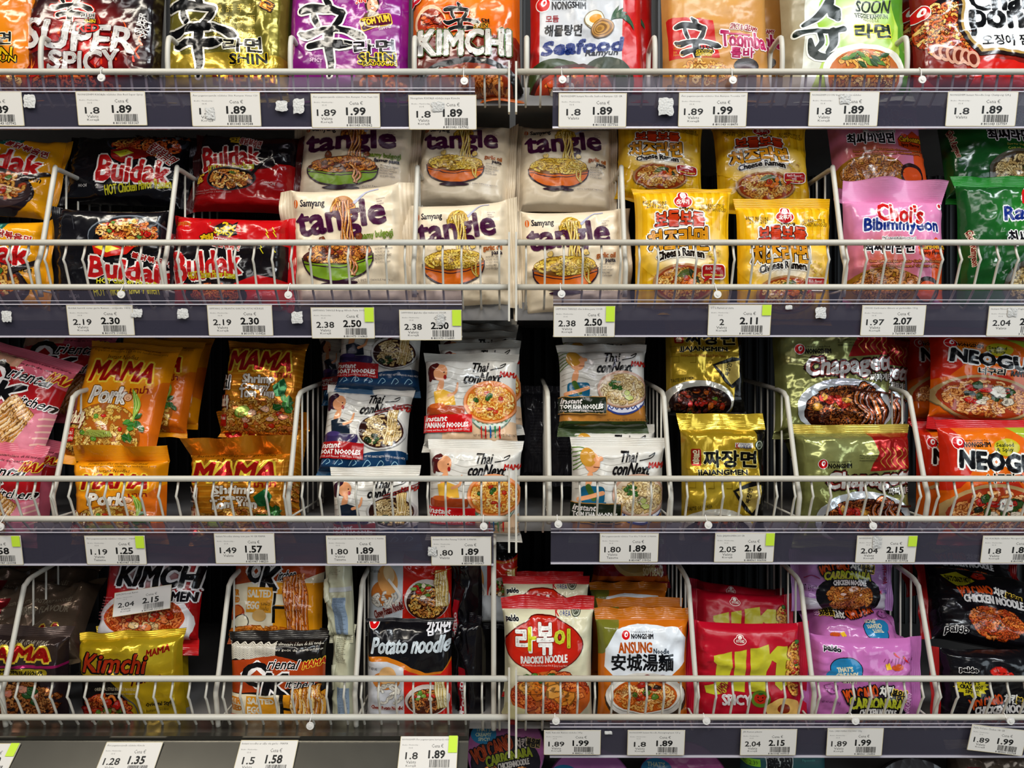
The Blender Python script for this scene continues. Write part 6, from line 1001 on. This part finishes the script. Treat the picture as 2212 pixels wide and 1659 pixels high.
pk('pink', .050, 'pink carbonara packet with folded pink flap, in front', (1832, 428, 2056, 668), seed=58, group=g, sl=(.026, .006), flop=(-.5, -.3), T=.04)
pk('pink', .115, 'pink carbonara packet leaning above the folded one', (1800, 212, 2008, 430), seed=59, tilt=16, group=g)
g = 'green vegetable ramen packets'
pk('green', .050, 'bright green vegetable ramen packet in front at the right edge', (2080, 394, 2320, 672), seed=60, group=g, sl=(.014, .006), amp=1.3)
pk('green', .115, 'dark shaded green packet behind the bright green one', (2042, 196, 2280, 430), seed=61, tilt=14, group=g)
# third shelf
S3 = .05
g = 'pink carbonara kitchen packets'
pk('ok_pink', .085, 'pink carbonara packet tipped sideways at the left edge', (-100, 770, 118, 968), seed=70, tilt=12, rot=-16, group=g)
pk('ok_pink', .150, 'pink carbonara packet in shade behind the tipped one', (20, 726, 225, 900), seed=71, tilt=16, rot=-2, group=g)
pk('ok_pink', S3, 'pink carbonara packet standing low behind the guard at the left edge', (-140, 975, 70, 1165), seed=72, rot=-6, group=g)
pk('ok_pink', .095, 'small visible corner of a pink packet between pink and yellow ones', (-70, 960, 105, 1120), seed=73, show=(0, 0.4), rot=-10, group=g)
g = 'yellow pork noodle packets'
pk('mama_pork', .100, 'yellow pork noodle packet leaning foremost with the noodle picture', (150, 752, 350, 988), seed=74, tilt=20, rot=-4, group=g, sl=(.008, .014), amp=.8)
pk('mama_pork', .133, 'yellow pork noodle packet just behind the foremost leaning one', (232, 746, 412, 930), T=.028, seed=75, tilt=20, rot=-3, group=g, sl=(.010, .008))
pk('mama_pork', .160, 'yellow pork noodle packet farthest back in the leaning row', (262, 740, 436, 915), T=.028, seed=76, show=(0, 0.7), tilt=20, rot=-2, group=g, sl=(.010, .008))
pk('mama_pork', S3, 'yellow pork noodle packet standing behind the guard with flattened top', (146, 1000, 352, 1170), seed=77, tilt=4, group=g, sl=(.020, .006), flop=(-.9, -.3), amp=1.4)
g = 'orange shrimp tom yum packets'
pk('mama_shrimp', .110, 'orange foil shrimp tom yum packet standing above the others', (474, 750, 648, 940), seed=78, tilt=10, rot=-2, group=g, sl=(.008, .006))
pk('mama_shrimp', .095, 'orange foil packet lying with folded seal under the standing shrimp one', (452, 935, 650, 1100), seed=79, tilt=28, group=g, sl=(.016, .006), flop=(-.7, -.3), amp=1.5)
pk('mama_shrimp', S3, 'orange foil shrimp packet standing against the guard', (400, 985, 625, 1172), seed=80, rot=1, group=g, sl=(.024, .006), flop=(-.8, -.3), amp=1.4)
g = 'boat noodle packets'
pk('boat', .125, 'boat noodle packet partly cut by the price strip above', (724, 694, 908, 842), seed=81, tilt=12, rot=-2, group=g)
pk('boat', .095, 'boat noodle packet in the middle, fully seen with red banner', (690, 852, 882, 1024), seed=82, tilt=16, rot=-3, group=g)
pk('boat', .128, 'boat noodle packet peeking out just behind the middle one', (722, 836, 884, 980), T=.026, seed=83, show=(0, 0.5), tilt=16, rot=-2, group=g)
pk('boat', .175, 'cream packet in deep shade left of the upper boat noodle packet', (688, 728, 800, 860), seed=84, tilt=10, rot=6, group=g)
pk('boat', S3, 'boat noodle packet standing low behind the guard', (710, 1030, 905, 1182), seed=85, group=g, rot=1)
g = 'panang curry noodle packets'
pk('panang', .085, 'panang noodle packet foremost above the guard, red banner', (912, 778, 1120, 964), seed=86, tilt=10, group=g)
pk('panang', .120, 'panang packet right behind the foremost one', (948, 752, 1128, 930), T=.028, seed=87, tilt=12, rot=2, group=g)
pk('panang', .150, 'panang packet third in the leaning row', (945, 728, 1115, 900), T=.028, seed=88, show=(0, 0.35), tilt=12, group=g)
pk('panang', .185, 'panang packet fourth in the leaning row, in shade', (958, 712, 1118, 880), T=.028, seed=89, show=(0, 0.3), tilt=12, group=g)
pk('panang', .225, 'panang packet farthest back under the shelf lip', (965, 700, 1116, 860), T=.028, seed=90, show=(0, 0.25), tilt=12, group=g)
pk('panang', S3, 'panang noodle packet standing behind the guard below the foremost one', (920, 972, 1128, 1160), seed=91, group=g, rot=-1)
g = 'tom kha noodle packets'
pk('tomkha', .095, 'tom kha noodle packet fully seen above the guard, dark banner', (1206, 758, 1402, 926), seed=92, tilt=8, group=g, sl=(.010, .012))
pk('tomkha', .130, 'tom kha packet behind, only its green top showing', (1218, 738, 1400, 900), seed=93, show=(0, 0.3), tilt=8, group=g)
pk('tomkha', S3, 'tom kha packet standing against the guard', (1234, 966, 1440, 1165), seed=94, group=g, rot=-1)
pk('tomkha', .085, 'tom kha packet right behind the one against the guard', (1232, 936, 1422, 1110), seed=95, show=(0, 0.3), tilt=8, group=g)
pk('grey_back', .205, 'dim grey packet back left of the tom kha packets', (1128, 850, 1180, 1030), seed=96); pk('grey_back', .20, 'dim grey packet back right beside the divider', (1186, 850, 1240, 1040), seed=97)
g = 'gold black bean noodle packets'
pk('gold_jja', .095, 'gold black bean packet above, top cut by the price strip', (1440, 680, 1618, 890), seed=98, tilt=8, rot=-1, group=g, sl=(.01, .006))
pk('gold_jja', S3, 'gold black bean packet standing in front with wide folded top', (1474, 930, 1664, 1172), seed=99, group=g, sl=(.020, .006), flop=(.6, -.3), amp=1.3)
g = 'olive noodle packets with white script'
pk('olive_chapa', .095, 'olive packet above with its right side folded, white lettering', (1676, 690, 1940, 936), seed=100, tilt=6, group=g, amp=1.3)
pk('olive_chapa', .140, 'olive packet behind with gold crimped seam at its right', (1760, 715, 1975, 930), seed=101, tilt=8, rot=-8, group=g, amp=1.3, T=.04)
pk('olive_chapa', S3, 'olive packet standing in front against the guard', (1722, 938, 1980, 1172), seed=102, group=g, amp=1.4)
pk('olive_chapa', .100, 'olive packet lying upside down between the upper and lower ones', (1712, 912, 1920, 1060), seed=103, tilt=50, rot=180, group=g, amp=1.4)
g = 'orange seafood and spicy packets'
pk('neoguri', .095, 'orange seafood packet above at the right edge', (2020, 728, 2282, 912), seed=104, tilt=8, rot=-5, group=g, sl=(.012, .016))
pk('neoguri', S3, 'orange seafood packet in front at the right edge', (2040, 926, 2296, 1172), seed=105, group=g, sl=(.010, .006))
pk('neoguri', .150, 'dark red seafood packet in shade behind the divider', (1968, 720, 2160, 905), seed=106, show=(0, 0.8), tilt=8, group=g)
pk('neoguri', .095, 'red seafood packet corner with small round emblem behind the front one', (1990, 930, 2190, 1140), seed=107, show=(0, 0.6), group=g)
# fourth shelf
S4 = .052
g = 'dark shrimp foil packets in the pile'
pk('dark_shrimp', S4, 'dark foil shrimp tom yum packet upright at the left edge', (-90, 1384, 136, 1580), seed=120, group=g, amp=1.5)
for i, (x0, y0, x1, y1, Y, t_, r_) in enumerate(((-70, 1296, 180, 1420, .098, 46, 6), (-80, 1262, 176, 1380, .135, 46, 3), (-20, 1238, 176, 1340, .18, 46, -3), (40, 1226, 190, 1320, .23, 46, 2))):
    pk('dark_foil', Y, 'crinkled dark foil packet lying in the pile, %s from the front' % ('first', 'second', 'third', 'fourth')[i], (x0, y0, x1, y1), seed=121 + i, tilt=t_, rot=r_, group=g, amp=1.9, T=.03)
pk('kimchi_red', .100, 'red and white kimchi ramen packet with a price tag stuck on it', (210, 1206, 430, 1382), seed=126, tilt=14, rot=-2, sl=(.01, .018), amp=1.2, side=False) if False else pk('kimchi_red', .100, 'red and white kimchi ramen packet with a price tag stuck on it', (210, 1206, 430, 1382), seed=126, tilt=14, rot=-2, sl=(.01, .020), amp=1.1)
pk('kimchi_yellow', S4, 'yellow kimchi flavour packet with red brush lettering in front', (158, 1388, 390, 1586), seed=127, rot=3, sl=(.008, .006), amp=1.1, group='yellow kimchi packets')
pk('kimchi_yellow', .095, 'yellow kimchi packet hidden behind the front one, its edge showing', (196, 1378, 400, 1560), seed=128, show=(0, 0.6), rot=2, group='yellow kimchi packets')
g = 'salted egg noodle packets'
pk('ok_egg', S4, 'salted egg noodle packet standing in front behind the guard', (486, 1390, 700, 1586), seed=129, group=g, sl=(.010, .006))
pk('ok_egg', .088, 'salted egg packet edge just behind the front one', (490, 1378, 700, 1560), seed=130, show=(0, 0.3), group=g, sl=(.006, .006))
pk('ok_egg_back', .105, 'salted egg noodle packet above, noodles and letter panels in full view', (490, 1200, 696, 1384), seed=131, tilt=10, rot=-1, group=g)
pk('back_white', .080, 'white packet seen edge on beside the salted egg packets, upper', (700, 1190, 762, 1376), seed=132, yaw=-25, tilt=6, rot=8, T=.02, group='white packets seen edge on'); pk('back_white', .075, 'white packet seen edge on beside the salted egg packets, lower', (716, 1370, 768, 1575), seed=133, yaw=-25, T=.02, group='white packets seen edge on')
g = 'black potato noodle packets'
pk('potato', S4, 'black potato noodle packet in front with silver script', (784, 1354, 978, 1580), seed=134, group=g, sl=(.004, .006))
pk('potato_back', .100, 'silver and red potato noodle packet above the front one', (788, 1196, 978, 1366), seed=135, tilt=8, group=g)
pk('black_side', .085, 'glossy black packet seen edge on right of the potato packets', (985, 1350, 1050, 1560), seed=136, yaw=-40, T=.03, group=g, amp=1.6); pk('black_side', .11, 'glossy black packet edge on, upper', (985, 1210, 1040, 1400), seed=137, yaw=-40, T=.03, group=g, amp=1.8); pk('potato_back', .14, 'red packet corner behind the upper black one', (1000, 1196, 1120, 1350), seed=138, show=(0, 0.6), group=g, tilt=6)
g = 'cream packets with red oval'
pk('rabokki', S4, 'cream noodle packet with red oval emblem standing in front', (1084, 1326, 1286, 1570), seed=140, group=g, sl=(.014, .006), flop=(.7, -.3), T=.04)
pk('rabokki', .100, 'cream packet with red seal just behind the front red oval one', (1086, 1272, 1276, 1500), seed=141, show=(0, 0.5), group=g, tilt=6, sl=(.010, .006), flop=(.3, -.3)); pk('rabokki', .145, 'cream packet with red seal farthest back', (1100, 1262, 1262, 1440), seed=142, show=(0, 0.4), group=g, tilt=6)
g = 'orange and white noodle packets'
pk('ansung', S4, 'orange and white noodle packet in front with dark characters', (1290, 1348, 1494, 1572), seed=143, group=g, sl=(.014, .006), flop=(.5, -.3))
pk('ansung', .095, 'orange and white packet second in the row', (1296, 1322, 1482, 1540), seed=144, show=(0, 0.4), group=g, tilt=4, sl=(.011, .006)); pk('ansung', .135, 'orange and white packet third in the row', (1278, 1284, 1446, 1460), seed=145, show=(0, 0.5), group=g, tilt=4, sl=(.010, .006)); 
pk('soybean', .165, 'dark red soybean packet standing on the orange row', (1280, 1150, 1450, 1262), seed=146, tilt=4)
g = 'crimson packets with lime lettering'
pk('jin', S4, 'crimson packet with large lime lettering in front', (1510, 1352, 1736, 1572), seed=147, group=g, sl=(.010, .012), rot=-1, T=.04)
pk('jin', .100, 'crimson packet behind with its emblem showing above the front one', (1516, 1296, 1712, 1480), seed=148, show=(0, 0.5), group=g, tilt=24, rot=-4)
pk('jin', .140, 'crimson packet farthest back of the three', (1512, 1280, 1690, 1430), seed=149, show=(0, 0.4), group=g, tilt=30, rot=-7)
g = 'pink volcano carbonara packets'
pk('volcano_pink', S4, 'pink carbonara chicken packet in front behind the guard', (1762, 1384, 1984, 1580), seed=150, group=g, rot=-2, sl=(.010, .014), T=.042)
pk('volcano_pink', .105, 'pink carbonara chicken packet lying flat under the upright one', (1762, 1312, 1940, 1425), seed=151, group=g, tilt=52, rot=180, T=.04)
pk('volcano_pink_back', .110, 'pale pink carbonara chicken packet upright on top, noodle picture in full', (1738, 1196, 1925, 1326), seed=152, group=g, tilt=4)
g = 'black volcano chicken packets'
pk('volcano_black', S4, 'black chicken noodle packet in front at the right edge, yellow star', (2050, 1412, 2290, 1580), seed=153, group=g, T=.042)
pk('volcano_black_flat', .110, 'black chicken noodle packet lying tilted on the front one', (2030, 1262, 2270, 1400), seed=154, group=g, tilt=38, rot=-12, T=.045)
pk('volcano_black_flat', .170, 'black chicken noodle packet at the back top under the strip', (1990, 1192, 2200, 1300), seed=155, group=g, tilt=40, rot=-10, T=.04)
# price tag lying on the kimchi packet
price_tag(258, 378, 1271, 1324, 'KIMCHI Korean Ramen', '2.04', '2.15', '8 801045 521312', 'loose price tag stuck slanted on the red kimchi packet', Yt=.078, Yb=.062, rot=9)
# ---------------------------------------------------------------- below the lowest shelf: lidded cups and a box
def cup(px, py, rpx, Y, label, col, yaw=0, tilt=25, txt=True):
    c = P(px, py, Y); r = rpx * (CAMD + Y) / F; o = empty('noodle_cup', c, label, 'noodle cup', 'round pink noodle cups under the lowest shelf'); o.rotation_mode = 'QUATERNION'; o.rotation_quaternion = (Matrix.Rotation(R(yaw), 3, 'Z') @ Matrix.Rotation(R(-tilt), 3, 'X')).to_quaternion()
    n = 40; prof = [(1.0, 0), (1.03, .003), (1.03, .007), (.99, .009), (.93, .03), (.80, .062), (.74, .066), (0.01, .066)]
    V = []; 
    for q, y in prof: V += [(r * q * math.cos(2 * math.pi * i / n), y, r * q * math.sin(2 * math.pi * i / n)) for i in range(n)]
    F_ = [(a * n + i, a * n + (i + 1) % n, (a + 1) * n + (i + 1) % n, (a + 1) * n + i) for a in range(len(prof) - 1) for i in range(n)]
    fast('cup_body', np.array(V), np.array(F_), M['film'], col=np.tile(lin(col), (len(V), 1)), parent=o)
    A = Art(-100, -100, 100, 100, col); A.e(0, 0, 100, 100, col, n=48)
    if txt:
        A.e(0, 28, 92, 66, '#17141a'); A.noo(0, 62, 66, 32, 90, ('#a8602a', '#8a4c20', '#c07a3c'), '#3a1a0c', wd=6); A.e(-58, -40, 34, 24, '#1f6a90'); A.t("THAT'S", -78, -56, -40, -47, '#c8d0b0', b=.6); A.t('CREAMY', -80, -44, -38, -35, '#c8d0b0', b=.6); A.t('SPICY!', -72, -32, -42, -24, '#c8d0b0', b=.6)
        o_ = (('#17121a', 4),); A.t('VOLCANO', -90, -22, 20, 14, '#9a3c1c', o=o_, b=2.4, rot=22); A.t('치킨', 26, -30, 56, -6, '#c8b8b0', o=o_, b=1.4, rot=4); A.t('볶음면', 56, -30, 90, -10, '#17141a', o=(('#a08a50', 2),), b=1.2, rot=-8); A.t('CARBONARA', -52, 2, 70, 26, '#8a9428', o=o_, b=2, rot=12); A.t('CHICKENNOODLE', -20, 24, 62, 38, '#b8b0a8', o=o_, b=1.2, rot=10)
    Vv, Tt, Cc, n2 = [], [], [], 0
    for D, T, g_ in A.c:
        Vv.append(np.stack([(D[:, 0] / NU * 2 - 1) * r, -.0003 - D[:, 5] * .00002, (1 - D[:, 1] / NV * 2) * r], 1)); Cc.append(D[:, 2:5]); Tt.append(T + n2); n2 += len(D)
    V = np.concatenate(Vv); T = np.concatenate(Tt); nr = np.cross(V[T[:, 1]] - V[T[:, 0]], V[T[:, 2]] - V[T[:, 0]]); T[nr[:, 1] > 0] = T[nr[:, 1] > 0][:, ::-1]
    fast('printed_lid', V, T, M['film'], col=np.concatenate(Cc), parent=o, smooth=False)
cup(1092, 1622, 82, .07, 'pink volcano carbonara cup lid seen in the gap between the strips', '#8a4a78', tilt=20)
cup(1275, 1720, 96, .10, 'pink cup lid below the red oval packet tag', '#a05a94', tilt=22); cup(1478, 1712, 100, .10, 'pink cup lid below the orange and white packet tag', '#a84a84', tilt=24, yaw=-8); cup(1990, 1760, 110, .10, 'dim grey bowl lid below the right end of the lowest strip', '#4a4444', tilt=22, txt=False)
pk('teal_box', .10, 'teal box with dark characters under the crimson packet tag', (1606, 1628, 1800, 1700), T=.05, sl=(0, 0), amp=.1, name='noodle_box', cat='noodle box')
pk('dark_foil', .12, 'brown packet at the bottom right corner', (2060, 1632, 2260, 1760), seed=160, T=.04)
# ---------------------------------------------------------------- let go of the working arrays
DS.clear(); _tc.clear(); A = None
import gc; gc.collect()
